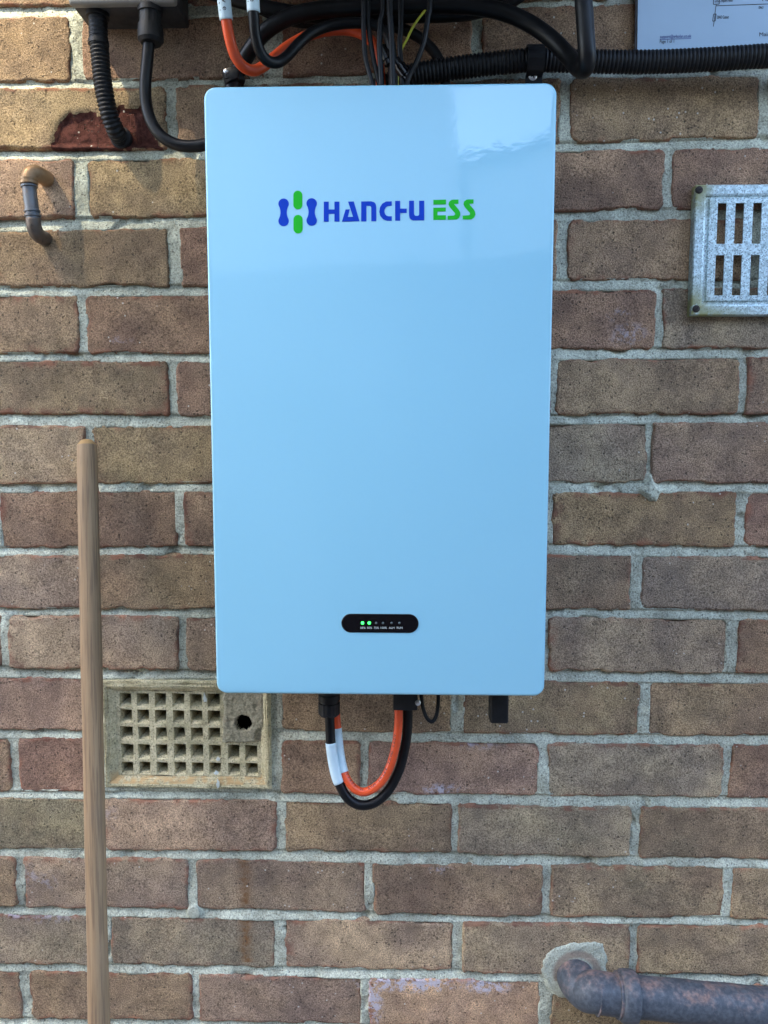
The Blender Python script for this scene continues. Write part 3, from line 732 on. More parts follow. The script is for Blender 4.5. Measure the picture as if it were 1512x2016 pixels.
    Y = Y + smooth01(r, .0106, .0084) * .012 - tongue * .0012 + smooth01(poly_sdf([(503, 1437), (530, 1430), (530, 1470), (503, 1470)], GX, GZ), -.001, .002) * .003
    keepv = (d > -.002) & (r > .0086); kp = keepv[:-1, :-1] & keepv[1:, :-1] & keepv[:-1, 1:] & keepv[1:, 1:]
    me, _ = grid_mesh(np.stack([GX, Y, GZ], -1).reshape(-1, 3), GX.shape[0], GX.shape[1], kp)
    for (px, py, w_, h_) in ((428, 1497, .0022, .0028), (427.5, 1519, .0026, .0026), (430.5, 1541, .0018, .0060), (401, 1376, .0013, .0060), (404, 1380, .0010, .0030)):
        c_ = P(px, py, .0); n_ = 12; poly = [c_ + Vector((w_ * math.cos(2 * math.pi * k / n_) * (1 + .3 * math.sin(k * 2.3)), (-.0042 if py > 1510 else .0035), h_ * math.sin(2 * math.pi * k / n_) * (1 + .25 * math.cos(k * 1.7)))) for k in range(n_)]
        slab('splash', poly, .0012, M_LETTERW, t)
    f = link('cement_filling', me, M_CEMENT, t, True); f['label'] = 'rough cement over the upper right holes'
    for o_ in (f,): o_.data.polygons.foreach_set('use_smooth', [True] * len(o_.data.polygons))
air_brick()

# ------------------------------------------------------------------ battery cabinet
DF = 0.14
def cabinet():
    tl, tr, brp, bl = P(398, 172, DF), P(1095, 160, DF), P(1074, 1370, DF), P(428, 1367, DF)
    x0, x1 = (tl.x + bl.x) / 2, (tr.x + brp.x) / 2; z1, z0 = (tl.z + tr.z) / 2, (bl.z + brp.z) / 2
    cx, cz, hx, hz = (x0 + x1) / 2, (z0 + z1) / 2, (x1 - x0) / 2, (z1 - z0) / 2
    t = thing('battery_cabinet', (cx, -.0, z0), 'tall glossy pale blue wall battery cabinet with a blue and green logo', 'battery cabinet')
    prof = [(-.100, .0035), (-.1005, .0008), (-.102, 0), (-.1372, 0)] + [(-.1372 - .0028 * math.sin(a), .0028 * (1 - math.cos(a))) for a in [math.pi / 2 * k / 5 for k in range(1, 6)]]
    rr_solid('front_cover', cx, cz, hx, hz, .0115, prof, M_PANEL, t, n=10)
    rr_solid('shell', cx, cz, hx - .012, hz - .012, .008, [(-.012, 0), (-.1002, 0)], M_PANELBODY, t)
    box('mounting_plate', (cx - .13, -.0125, cz - .20), (cx + .13, .0005, cz + .24), M_GREYBOX, t, .001)
    yl = -DF - .00035
    def lp(x, y): return P(520 + x / 3.287, 350 + y / 3.287, DF + .00035)
    lg = bpy.data.objects.new('logo', None); C.objects.link(lg); lg.parent = t; lg.location = lp(700, 220) - wpos(t)
    def shape(nm, pts, m): return slab(nm, [lp(*p) for p in pts], .0003, m, lg)
    def bone(cxp, y0, y1, r=34, w=20):
        pts = []; n = 30
        ys = [y0 - r + (y1 - y0 + 2 * r) * (0.5 - 0.5 * math.cos(math.pi * k / n)) for k in range(n + 1)]
        def hw(y):
            a = math.sqrt(max(0, r * r - (y - y0) ** 2)); b = math.sqrt(max(0, r * r - (y - y1) ** 2))
            if y0 + 12 < y < y1 - 12:
                u = (y - (y0 + y1) / 2) / ((y1 - y0) / 2 - 12); return w + (math.sqrt(r * r - 144) - w) * u * u
            return max(a, b)
        return [(cxp + hw(y), y) for y in ys] + [(cxp - hw(y), y) for y in ys[::-1][1:-1]]
    def pill(x0, x1, y0, y1):
        r = (x1 - x0) / 2; c = (x0 + x1) / 2
        return [(c + r * math.cos(math.pi * k / 12), y0 + r - r * math.sin(math.pi * k / 12)) for k in range(13)] + [(c - r * math.cos(math.pi * k / 12), y1 - r + r * math.sin(math.pi * k / 12)) for k in range(13)]
    shape('emblem_bone', bone(126, 168, 279), M_LOGOB); shape('emblem_bone', bone(307.5, 166, 276), M_LOGOB)
    shape('emblem_capsule', pill(189, 247, 83, 204), M_LOGOG); shape('emblem_capsule', pill(190, 249, 240, 360), M_LOGOG)
    shape('letter_h', [(386, 154), (418, 154), (418, 205), (455, 205), (455, 154), (487, 154), (487, 283), (455, 283), (455, 233), (418, 233), (418, 284), (386, 284)], M_LOGOB)
    shape('letter_a', [(543, 154), (580, 153), (617, 281), (503, 284), (527, 205), (554, 204), (542, 253), (575, 252)], M_LOGOB)
    shape('letter_n', [(628, 282), (628, 153), (692, 152), (712, 158), (722, 170), (726, 190), (726, 280), (693, 281), (693, 192), (690, 184), (683, 181), (662, 181), (662, 282)], M_LOGOB)
    shape('letter_c', [(826, 152), (826, 180), (800, 182), (788, 190), (780, 205), (778, 217), (783, 235), (793, 246), (805, 249), (826, 249), (826, 278), (795, 278), (770, 268), (752, 248), (745, 220), (750, 190), (765, 167), (790, 153)], M_LOGOB)
    shape('letter_h', [(848, 149), (880, 149), (880, 199), (923, 199), (923, 227), (880, 227), (880, 277), (848, 277)], M_LOGOB)
    shape('letter_u', [(938, 148), (970, 148), (970, 235), (974, 243), (982, 246), (995, 246), (1000, 243), (1003, 236), (1003, 148), (1036, 148), (1036, 275), (965, 276), (948, 268), (940, 256), (938, 240)], M_LOGOB)
    shape('letter_e', [(1095, 143), (1177, 141), (1177, 172), (1095, 173)], M_LOGOG)
    shape('letter_e', [(1095, 194), (1176, 193), (1176, 217), (1122, 218), (1122, 242), (1176, 242), (1176, 271), (1095, 272)], M_LOGOG)
    s = [(1258, 141), (1258, 168), (1228, 169), (1258, 205), (1268, 222), (1270, 240), (1262, 258), (1245, 270), (1188, 271), (1188, 246), (1228, 244), (1236, 238), (1235, 228), (1200, 188), (1193, 172), (1197, 155), (1212, 143), (1225, 141)]
    shape('letter_s', s, M_LOGOG); shape('letter_s', [(x + 97, y - 1.5) for x, y in s], M_LOGOG)
    # status window
    a = P(672, 1208, DF); b = P(824, 1246, DF); wc = (a + b) / 2
    w = rr_solid('status_window', wc.x, wc.z, (b.x - a.x) / 2, (a.z - b.z) / 2, (a.z - b.z) / 2 - .0001, [(-DF + .002, 0), (-DF - .0004, 0), (-DF - .0007, .0004)], M_GLOSSBLACK, t, n=10)
    def sp(x, y): return P(650 + x / 7.56, 1190 + y / 7.56, DF + .0008)
    for i, x in enumerate((482, 582, 684, 785, 914, 1030)):
        on = i < 2
        o = lathe('indicator_light', sp(x, 276), (0, -1, 0), [(-.0003, .0017 if on else .0013), (.0003, .0016 if on else .0012), (.0006, .0012 if on else .0008)], M_LEDON if on else M_LEDOFF, w, 14)
        o['label'] = 'lit green indicator light' if on else 'unlit indicator light'
    for x, wd, s_ in ((446, 78, '25%'), (546, 76, '50%'), (648, 76, '75%'), (740, 94, '100%'), (874, 84, 'ALM'), (988, 84, 'RUN')):
        text('lettering', s_, .0031, sp(x, 362), (1, 0, 0), (0, 0, 1), M_LETTERW, w, (sp(x + wd, 362) - sp(x, 362)).x)
    return z0
ZB = cabinet()

# ------------------------------------------------------------------ cables below the cabinet
def glyphs(name, s, path, i0, size, r, side, mat, parent, stepn):
    """tiny print that runs along a cable: one letter after the other on its surface"""
    fr = frames(path); bm = bmesh.new(); i = i0
    for ch in s:
        if ch != ' ' and i < len(path) - 1:
            me = text_mesh(ch, size, .00003); t, n, b = fr[i]
            out = (CAM - path[i]); out = (out - t * out.dot(t)).normalized(); lat = t.cross(out)
            nn = (out * math.cos(side) + lat * math.sin(side)).normalized(); up = nn.cross(t)
            M = Matrix.Translation(path[i] + nn * (r + .00012)) @ Matrix((t, up, nn)).transposed().to_4x4() @ Matrix.Translation((0, -size * .33, 0))
            me.transform(M); bm.from_mesh(me); bpy.data.meshes.remove(me)
        i += stepn
    return from_bm(name, bm, mat, parent)
def nut_mod(n, amp): return lambda a, h: 1 + amp * (1 if math.cos(a * n) > 0 else -1)
def below():
    top = ZB + .004
    # black cable with its gland and white sleeve
    pts = [P(649, 1352, .085), P(649, 1400, .085), P(650, 1440, .086), P(652, 1470, .088), P(658, 1510, .090), P(666, 1538, .092), P(681, 1567, .094), P(700, 1582, .094), P(720, 1585, .094), P(743, 1577, .092), P(766, 1554, .088), P(785, 1518, .084), P(796, 1478, .080), P(802, 1435, .078), P(803, 1385, .078), P(803, 1350, .078)]
    t = thing('black_cable', P(718, 1590, .094), 'black cable looping under the cabinet outside the orange one, with a white sleeve', 'cable')
    path = spline(pts, .002); link('sheath', tube_mesh(path, .0055, 20), M_BLACK, t, True)
    sl = [p for p in path[:int(len(path) * .5)] if P(0, 1534, .09).z < p.z < P(0, 1457, .09).z]; link('sleeve', tube_mesh(sl, .0061, 20), M_WHITE, t, True)
    g = P(648, 1392, .085); gz = P(648, 1409, .085).z + .025; lathe('gland_nut', (g.x, g.y, gz), (0, 0, -1), [(-.03, .0112), (-.001, .0112), (0, .0122), (.006, .0122), (.0065, .0108), (.009, .0108), (.0095, .0118), (.022, .0118), (.0245, .0100), (.0250, .006)], M_BLACKP, t, 72, lambda a, h: 1 + (.03 if .009 < h < .023 and math.cos(a * 18) > 0 else 0))
    # orange cable
    pts = [P(660, 1352, .072), P(661, 1400, .072), P(664, 1435, .074), P(668, 1475, .078), P(673, 1505, .084), P(681, 1530, .090), P(695, 1550, .094), P(713, 1559, .095), P(732, 1554, .094), P(752, 1537, .092), P(768, 1508, .089), P(779, 1468, .086), P(784, 1430, .084), P(785, 1390, .084), P(785, 1350, .084)]
    t = thing('orange_cable', P(712, 1564, .095), 'orange cable looping under the cabinet inside the black one', 'cable')
    path = spline(pts, .002); link('sheath', tube_mesh(path, .0048, 20), M_ORANGE, t, True)
    sl = [p for p in path[:int(len(path) * .5)] if P(0, 1509, .08).z < p.z < P(0, 1427, .075).z]; s = link('sleeve', tube_mesh(sl, .0053, 20), M_WHITE, t, True)
    i0 = path.index(sl[-1]) + 1
    glyphs('print', '11903 VI AWM 10269 2AWG 600V', path, i0, .0042, .0048, -.55, M_INK, t, 2)
    glyphs('print', 'IIIIIII-III-II-I-II', path, path.index(sl[0]) + 3, .0020, .0053, -.9, M_INK, s, 2)
    # connector block where both cables rise again
    t = thing('cable_block', P(798, 1396, .08), 'black block under the cabinet where the orange and black cables end', 'connector')
    a = P(774, 1396, .095); b = P(822, 1396, .095)
    box('block', (a.x, -.100, a.z), (b.x, -.058, top), M_BLACKP, t, .0015)
    lathe('screw', P(823, 1384, .101), (0.3, -1, 0), [(-.002, .003), (.0006, .003), (.001, .0024)], M_STEEL, t, 16)
    pts = [P(829, 1352, .09), P(830, 1375, .09), P(833, 1395, .092), P(840, 1413, .094), P(850, 1421, .095), P(858, 1412, .093), P(862, 1392, .09), P(863, 1370, .088), P(863, 1352, .088)]
    tag(tube('thin_wire', pts, .0022, M_BLACK, None, 12, .002, loc=P(850, 1424, .095)), 'thin black wire in a short loop under the cabinet beside the connector block', 'wire')
    a = P(963, 1419, .09); b = P(999, 1419, .09)
    t = thing('wireless_stick', ((a.x + b.x) / 2, -.09, a.z), 'small black stick hanging under the right end of the cabinet', 'stick antenna')
    box('stick', (a.x, -.100, a.z), (b.x, -.078, top), M_BLACKP, t, .0028, 3); box('collar', (a.x - .001, -.1012, top - .004), (b.x + .001, -.0768, top + .001), M_BLACKP, t, .0008)
below()

# ------------------------------------------------------------------ boxes above, mostly out of view
def boxes_above():
    d = .055; fl = P(134, 7, d); fr_ = P(345, 9, d)
    t = thing('isolator_box', ((fl.x + fr_.x) / 2, 0, fl.z), 'grey electrical box at the top edge above the ribbed hose', 'electrical box')
    box('body', (fl.x + .001, -d + .012, fl.z + .0015), (fr_.x - .001, .003, fl.z + .16), M_PANELBODY, t, .002)
    box('lid', (fl.x, -d, fl.z), (fr_.x, -d + .011, fl.z + .162), M_GREYBOX, t, .003, 3)
    a = P(352, 0, 0).x; b = P(1215, 0, 0).x; z = CAM.z + .534
    t = thing('inverter_cabinet', ((a + b) / 2, 0, z), 'large grey inverter mounted just above the top of the picture', 'inverter')
    box('casing', (a, -.31, z), (b, -.03, z + .40), M_GREYBOX, t, .006, 3); box('bracket', (a + .06, -.0305, z + .05), (b - .06, .002, z + .35), M_PANELBODY, t, 0)
    t = thing('shadeboard', ((a + b) / 2 + .1, 0, z + .43), 'flat canopy, added above the inverter to darken the wall, out of the picture', 'shadeboard')  # unseen board added to block skylight from the upper wall
    box('board', (a - .08, -.60, z + .43), (b + .42, -.001, z + .455), M_PANELBODY, t, .002)
    for x in (a - .05, b + .36): box('bracket', (x, -.45, z + .405), (x + .03, -.001, z + .4295), M_PANELBODY, t, .001)
    return z
ZI = boxes_above()

# ------------------------------------------------------------------ hose and cable on the left
def left_hose():
    d0 = .032; zt = P(240, 7, .055).z
    pts = [P(193, 40, d0), P(194, 75, d0), P(197, 110, d0), P(201, 150, .031), P(207, 190, .029), P(216, 228, .024), (P(228, 258, .014)), P(238, 274, -.004)]
    t = thing('ribbed_hose', P(236, 275, 0), 'short black ribbed hose from the grey box into the chipped brick', 'hose')
    ribbed('hose', pts, .0103, M_BLACKP, t, .0041, .0014)
    g = P(193, 50, d0); lathe('gland', (g.x, g.y, zt + .002), (0, 0, -1), [(0, .0125), (.004, .0125), (.0045, .0098), (.028, .0098), (.0285, .0112), (.033, .0112), (.0335, .0100)], M_BLACKP, t, 28)
    lathe('grommet', P(239, 272, 0), (0, -1, 0), [(-.002, .0125), (.0035, .0120), (.004, .0105)], M_BLACKP, t, 24)
    d0 = .042
    pts = [P(296, 40, d0), P(293, 85, d0), P(289, 130, d0), P(286, 170, d0), P(288, 205, .043), P(298, 240, .045), P(318, 268, .047), P(346, 284, .048), P(376, 288, .050), P(410, 283, .052), P(470, 262, .055), P(540, 240, .055)]
    t = thing('black_cable', P(346, 290, .048), 'black cable with a gland nut curving under the cabinet left edge', 'cable')
    tube('sheath', pts, .0064, M_BLACK, t, 20)
    g = P(296, 45, d0)
    lathe('gland_nut', (g.x, g.y, zt + .002), (0, 0, -1), [(0, .0135), (.006, .0135), (.0065, .0115), (.018, .0115), (.0185, .0128), (.024, .0138), (.0335, .0138), (.037, .0110), (.0375, .0070)], M_BLACKP, t, 72, lambda a, h: 1 + (.05 if .006 < h < .019 and math.cos(a * 8) > 0 else 0))
left_hose()

# ------------------------------------------------------------------ cables above the cabinet
def sleeve_text(path, s, i0, r, side, size, parent, stepn=2): return glyphs('print', s, path, i0, size, r, side, M_INK, parent, stepn)
def top_cables():
    zi = ZI + .02
    # orange with label
    q = P(439, -40, .11)
    pts = [Vector((q.x - .004, q.y, zi)), P(436, -60, .112), P(441, 0, .110), P(446, 42, .106), P(453, 80, .100), P(463, 110, .092), P(479, 131, .082), P(499, 139, .074), P(518, 131, .066), P(542, 111, .058), P(572, 88, .048), P(612, 68, .040), P(660, 59, .034), P(700, 62, .032), P(728, 78, .032), P(741, 100, .034), P(748, 140, .036), P(752, 200, .040)]
    t = thing('orange_cable', P(499, 143, .074), 'orange cable with a white printed sleeve sweeping above the cabinet', 'cable')
    path = spline(pts, .002); link('sheath', tube_mesh(path, .0056, 20), M_ORANGE, t, True)
    zc = P(448, 43, .106).z; sl = [p for p in path[:90] if p.z > zc and p.z < zc + .085]; s = link('sleeve', tube_mesh(sl, .0068, 22), M_WHITE, t, True)
    glyphs('print', 'positive', sl, max(0, len(sl) - 27), .0074, .0068, -.05, M_INK, s, 3)
    glyphs('print', 'inverter', sl, max(0, len(sl) - 26), .0034, .0068, .75, M_INK, s, 3)
    q = P(498, -40, .12)
    pts = [Vector((q.x, q.y, zi)), P(497, -50, .122), P(498, 0, .120), P(500, 35, .117), P(503, 70, .112), P(511, 100, .106), P(526, 119, .098), P(546, 123, .090), P(566, 110, .080), P(590, 84, .070), P(617, 63, .062), P(652, 50, .054), P(700, 45, .05), P(745, 52, .048), P(765, 75, .046), P(772, 120, .045), P(775, 200, .045)]
    t = thing('black_cable', P(546, 127, .09), 'black cable with a white printed sleeve sweeping in front of the orange one', 'cable')
    path = spline(pts, .002); link('sheath', tube_mesh(path, .0055, 20), M_BLACK, t, True)
    zc = P(500, 26, .117).z; sl = [p for p in path[:90] if p.z > zc and p.z < zc + .085]; s = link('sleeve', tube_mesh(sl, .0064, 22), M_WHITE, t, True)
    glyphs('print', 'negative', sl, max(0, len(sl) - 27), .0072, .0064, .05, M_INK, s, 3)
    glyphs('print', 'inverter', sl, max(0, len(sl) - 26), .0034, .0064, .8, M_INK, s, 3)
    # the thick one: down from the inverter, a tight bend, then back along the wall to the clip
    q = P(1150, -30, .125)
    pts = [Vector((q.x, q.y, zi)), P(1149, -30, .125), P(1151, 30, .125), P(1154, 80, .124), P(1156, 118, .120), P(1151, 136, .108), P(1139, 134, .092), P(1118, 110, .074), P(1085, 76, .062), P(1042, 46, .054), P(992, 24, .050), P(930, 12, .048), P(850, 9, .047), P(760, 11, .046), P(660, 16, .045), P(580, 30, .043), P(525, 60, .038), P(492, 100, .030), P(470, 138, .022), P(458, 168, .018), P(452, 220, .018)]
    t = thing('thick_black_cable', P(1151, 140, .108), 'thick black cable with a tight bend beside the paper, running left along the wall', 'cable')
    tube('sheath', pts, .0086, M_BLACK, t, 22)
    lathe('gland', (q.x, q.y, ZI + .004), (0, 0, -1), [(0, .0145), (.008, .0145), (.0085, .0125), (.02, .0125), (.022, .0095)], M_BLACKP, t, 24)
    pts = [P(330, -40, .036), P(420, -14, .036), P(490, 6, .036), P(545, 20, .034), P(620, 31, .030), P(700, 33, .028), P(790, 30, .026), P(870, 29, .024), P(940, 22, .022), P(1010, -2, .022), P(1060, -40, .022)]
    tag(tube('black_cable', pts, .0078, M_BLACK, None, 18, .003, loc=P(700, 33, .028)), 'black cable lying flat on the wall behind the thick bent cable', 'cable')
    pts = [P(400, -30, .020), P(500, 12, .020), P(570, 40, .020), P(640, 46, .020), P(720, 44, .020), P(800, 60, .020), P(850, 96, .020), P(872, 140, .020), P(880, 190, .020)]
    tag(tube('black_cable', pts, .0058, M_BLACK, None, 16, .003, loc=P(720, 44, .020)), 'black cable behind the sleeved pair, turning down beside the yellow wire', 'cable')
    # thin leads
    W = [([(716, -120), (716, 0), (716, 60), (719, 110), (728, 148), (740, 190)], .090, .0026, 'leftmost thin black lead of the bundle above the cabinet'),
         ([(724, -120), (724, 0), (727, 60), (734, 110), (743, 150), (752, 190)], .088, .0026, 'second thin black lead from the left above the cabinet'),
         ([(758, -120), (755, 0), (749, 40), (747, 90), (749, 130), (752, 190)], .092, .0029, 'third thin black lead from the left above the cabinet'),
         ([(766, -120), (767, 0), (770, 60), (772, 110), (773, 150), (774, 190)], .095, .0030, 'fourth thin black lead from the left, pale sheen, above the cabinet'),
         ([(789, -120), (789, 0), (789, 50), (787, 90), (790, 130), (794, 190)], .060, .0028, 'fifth thin black lead from the left, close to the yellow wire'),
         ([(848, -120), (846, 0), (843, 30), (835, 80), (821, 120), (806, 150), (794, 190)], .080, .0028, 'rightmost thin black lead, crossing in front of the ribbed conduit')]
    for pl, d, r, lab in W:
        top_ = P(pl[0][0], pl[0][1], d); pts = [Vector((top_.x, top_.y, zi))] + [P(x, y, d) for x, y in pl[1:]]
        tag(tube('thin_lead', pts, r, M_BLACK, None, 12, .003, loc=pts[-1]), lab, 'wire', 'thin black leads above the cabinet')
    pts = [P(870, -60, .05), P(852, 0, .05), P(837, 20, .05), P(815, 50, .05), P(801, 78, .048), P(790, 100, .045), P(784, 140, .04), P(782, 190, .04)]
    tag(tube('earth_wire', pts, .0013, M_YELLOW, None, 10, .003, loc=pts[-1]), 'thin yellow earth wire above the cabinet', 'wire')
    # plug pair half hidden behind the leads
    for (x0, y0, x1, y1, d, lab) in ((752, 92, 766, 128, .055, 'small black plug behind the thin leads, upper'), (778, 118, 806, 158, .060, 'small black plug at the start of the ribbed conduit, lower')):
        a, b = P(x0, y0, d), P(x1, y1, d); ax = (b - a)
        o = lathe('plug', a, ax, [(0, .005), (ax.length * .3, .0052), (ax.length * .32, .0068), (ax.length * .75, .0068), (ax.length * .78, .0052), (ax.length, .0050)], M_GLOSSBLACK, None, 18, loc=b)
        tag(o, lab, 'plug')
top_cables()
def conduit():
    pts = [P(740, 178, .026), P(800, 152, .026), P(850, 141, .026), P(930, 130, .026), P(1000, 122, .026), P(1060, 118, .026), P(1160, 121, .026), P(1280, 122, .027), P(1400, 117, .029), P(1512, 110, .032), P(1640, 106, .034), P(1800, 104, .034)]
    t = thing('ribbed_conduit', P(1160, 140, .026), 'long black ribbed conduit running right along the wall under the paper', 'conduit')
    ribbed('hose', pts, .0122, M_BLACKP, t, .0043, .0016)
    # saddle over it
    a = P(1036, 120, .026); b = P(1069, 120, .026); cz = P(1052, 119, .026).z; r = .0135
    t = thing('saddle_clip', P(1052, 160, .0), 'black saddle clip with a silver cross head screw over the ribbed conduit', 'clip')
    prof = [(-.002, cz + r + .010), (-.005, cz + r + .010), (-.006, cz + r + .001)] 
    inner = []; outer = []
    for k in range(0, 13):
        an = math.radians(90 + 15 * k); inner.append((-.026 + r * math.cos(an), cz + r * math.sin(an))); outer.append((-.026 + (r + .0022) * math.cos(an), cz + (r + .0022) * math.sin(an)))
    out2 = [(-.001, cz + r + .0022)] + outer + [(-.0235, cz - r - .0022), (-.0235, cz - r - .019), (-.0210, cz - r - .019), (-.0210, cz - r)]; in2 = [(-.001, cz + r)] + inner
    loop = out2 + in2[::-1]
    V = [(a.x, y, z) for y, z in loop] + [(b.x, y, z) for y, z in loop]; m = len(loop)
    F = [(i, (i + 1) % m, m + (i + 1) % m, m + i) for i in range(m)] + [tuple(range(m))[::-1], tuple(range(m, 2 * m))]
    me = mesh(V, F); bm = bmesh.new(); bm.from_mesh(me); bmesh.ops.recalc_face_normals(bm, faces=bm.faces); bm.to_mesh(me); bm.free(); link('strap', me, M_BLACKP, t)
    c = P(1049, 150, .0236); c.y = -.0236
    s = lathe('screw', c, (0, -1, 0), [(-.001, .0047), (.0006, .0047), (.0014, .0036), (.0017, .002)], M_STEEL, t, 20)
    for an in (.4, .4 + math.pi / 2):
        u = Vector((math.cos(an), 0, math.sin(an))); w = Vector((-math.sin(an), 0, math.cos(an))); p = c + Vector((0, -.0018, 0))
        slab('cross_slot', [p + u * .0028 + w * .0006, p - u * .0028 + w * .0006, p - u * .0028 - w * .0006, p + u * .0028 - w * .0006], .0004, M_INK, s)
    # small clip at the cabinet's top left
    t = thing('cable_clip', P(459, 165, 0), 'small black cable clip with a screw at the cabinet top left corner', 'clip')
    a = P(442, 135, .03); b = P(470, 148, .03)
    box('foot', (a.x, -.032, b.z - .004), (b.x, -.0005, a.z), M_BLACKP, t, .002)
    c = P(461, 156, .02); lathe('ring', c + Vector((-.002, .0, .008)), Vector((.25, 0, -1)), [(0, .0112), (.001, .0118), (.012, .0118), (.0135, .0110)], M_BLACKP, t, 24)
    c = P(445, 140, .0325); c.y = -.0322; lathe('screw', c, (0, -1, 0), [(-.001, .0026), (.0005, .0026), (.0009, .0018)], M_STEEL, t, 14)
conduit()

# ------------------------------------------------------------------ paper on the wall
def paper():
    d = .010; bl = P(1254, 112, d)
    ux = (P(1512, 7.8, d) - P(1409.5, 11.3, d)).normalized(); uz = Vector((-ux.z, 0, ux.x))
    t = thing('wiring_diagram', bl, 'pale printed wiring diagram sheet fixed at the top right of the wall', 'paper')
    def q(u, v, y=0): return bl + ux * u + uz * v + Vector((0, y, 0))
    slab('shadow_backing', [q(-.0022, -.002), q(.299, -.002), q(.299, .212), q(-.0022, .212)], .004, M_DARKEDGE, t)  # board whose dark margin also stands for the sheet's edge shadow
    sheet = slab('sheet', [q(0, 0, -.0012), q(.297, 0, -.0012), q(.297, .21, -.0012), q(0, .21, -.0012)], .0011, M_PAPER, t)
    for px in (1320,): box('fixing_strip', q(.02, .195) + Vector((0, .0005, 0)), q(.27, .205) + Vector((0, .0105, 0)), M_DARKEDGE, t, 0)
    dd = d + .0014
    def L(s, px, py, size, mat, w=None):
        o = P(px, py, dd); o.y = -dd; text('lettering', s, size, o, ux, uz, mat, sheet, w)
    L('support@e4solar.co.uk', 1299, 75.5, .0050, M_INKBLUE, .0345); L('Page 1 of 1', 1298.5, 85, .0052, M_INK, .0158)
    L('Import Meter', 1420, 4, .0048, M_INK, .0128); L('DNO Cutout', 1412, 37, .0048, M_INK, .0125); L('DNO', 1493.5, 17.5, .0040, M_INK, .0052); L('Main switch', 1494, 71.5, .0060, M_INK, .031)
    L('kWh', 1407, 5, .0036, M_INK, .0062); L('Main', 1500, 2, .0045, M_INK, .012)
    def line(a, b, w=.0007):
        A, B = P(*a, dd), P(*b, dd); A.y = B.y = -dd; n = (B - A).normalized(); m = Vector((-n.z, 0, n.x)) * w / 2
        slab('drawn_line', [A + m, B + m, B - m, A - m], .0002, M_INK, sheet)
    line((1409.5, 11.3), (1560, 6.0)); line((1410, 9), (1407.5, 28)); line((1406, 42), (1404.5, 52)); line((1408, 28), (1406, 42))
    for r in ([(1405, -14), (1417, -14.4), (1416, 8), (1404.5, 8.4)], [(1405, 27.6), (1410, 27.4), (1408.3, 41.2), (1403, 41.5)]):
        for a, b in zip(r, r[1:] + r[:1]): line(a, b)
    o = P(1299, 77.2, dd); o.y = -dd; slab('drawn_line', [o, o + ux * .0345, o + ux * .0345 - uz * .0005, o - uz * .0005], .0002, M_INKBLUE, sheet)
paper()

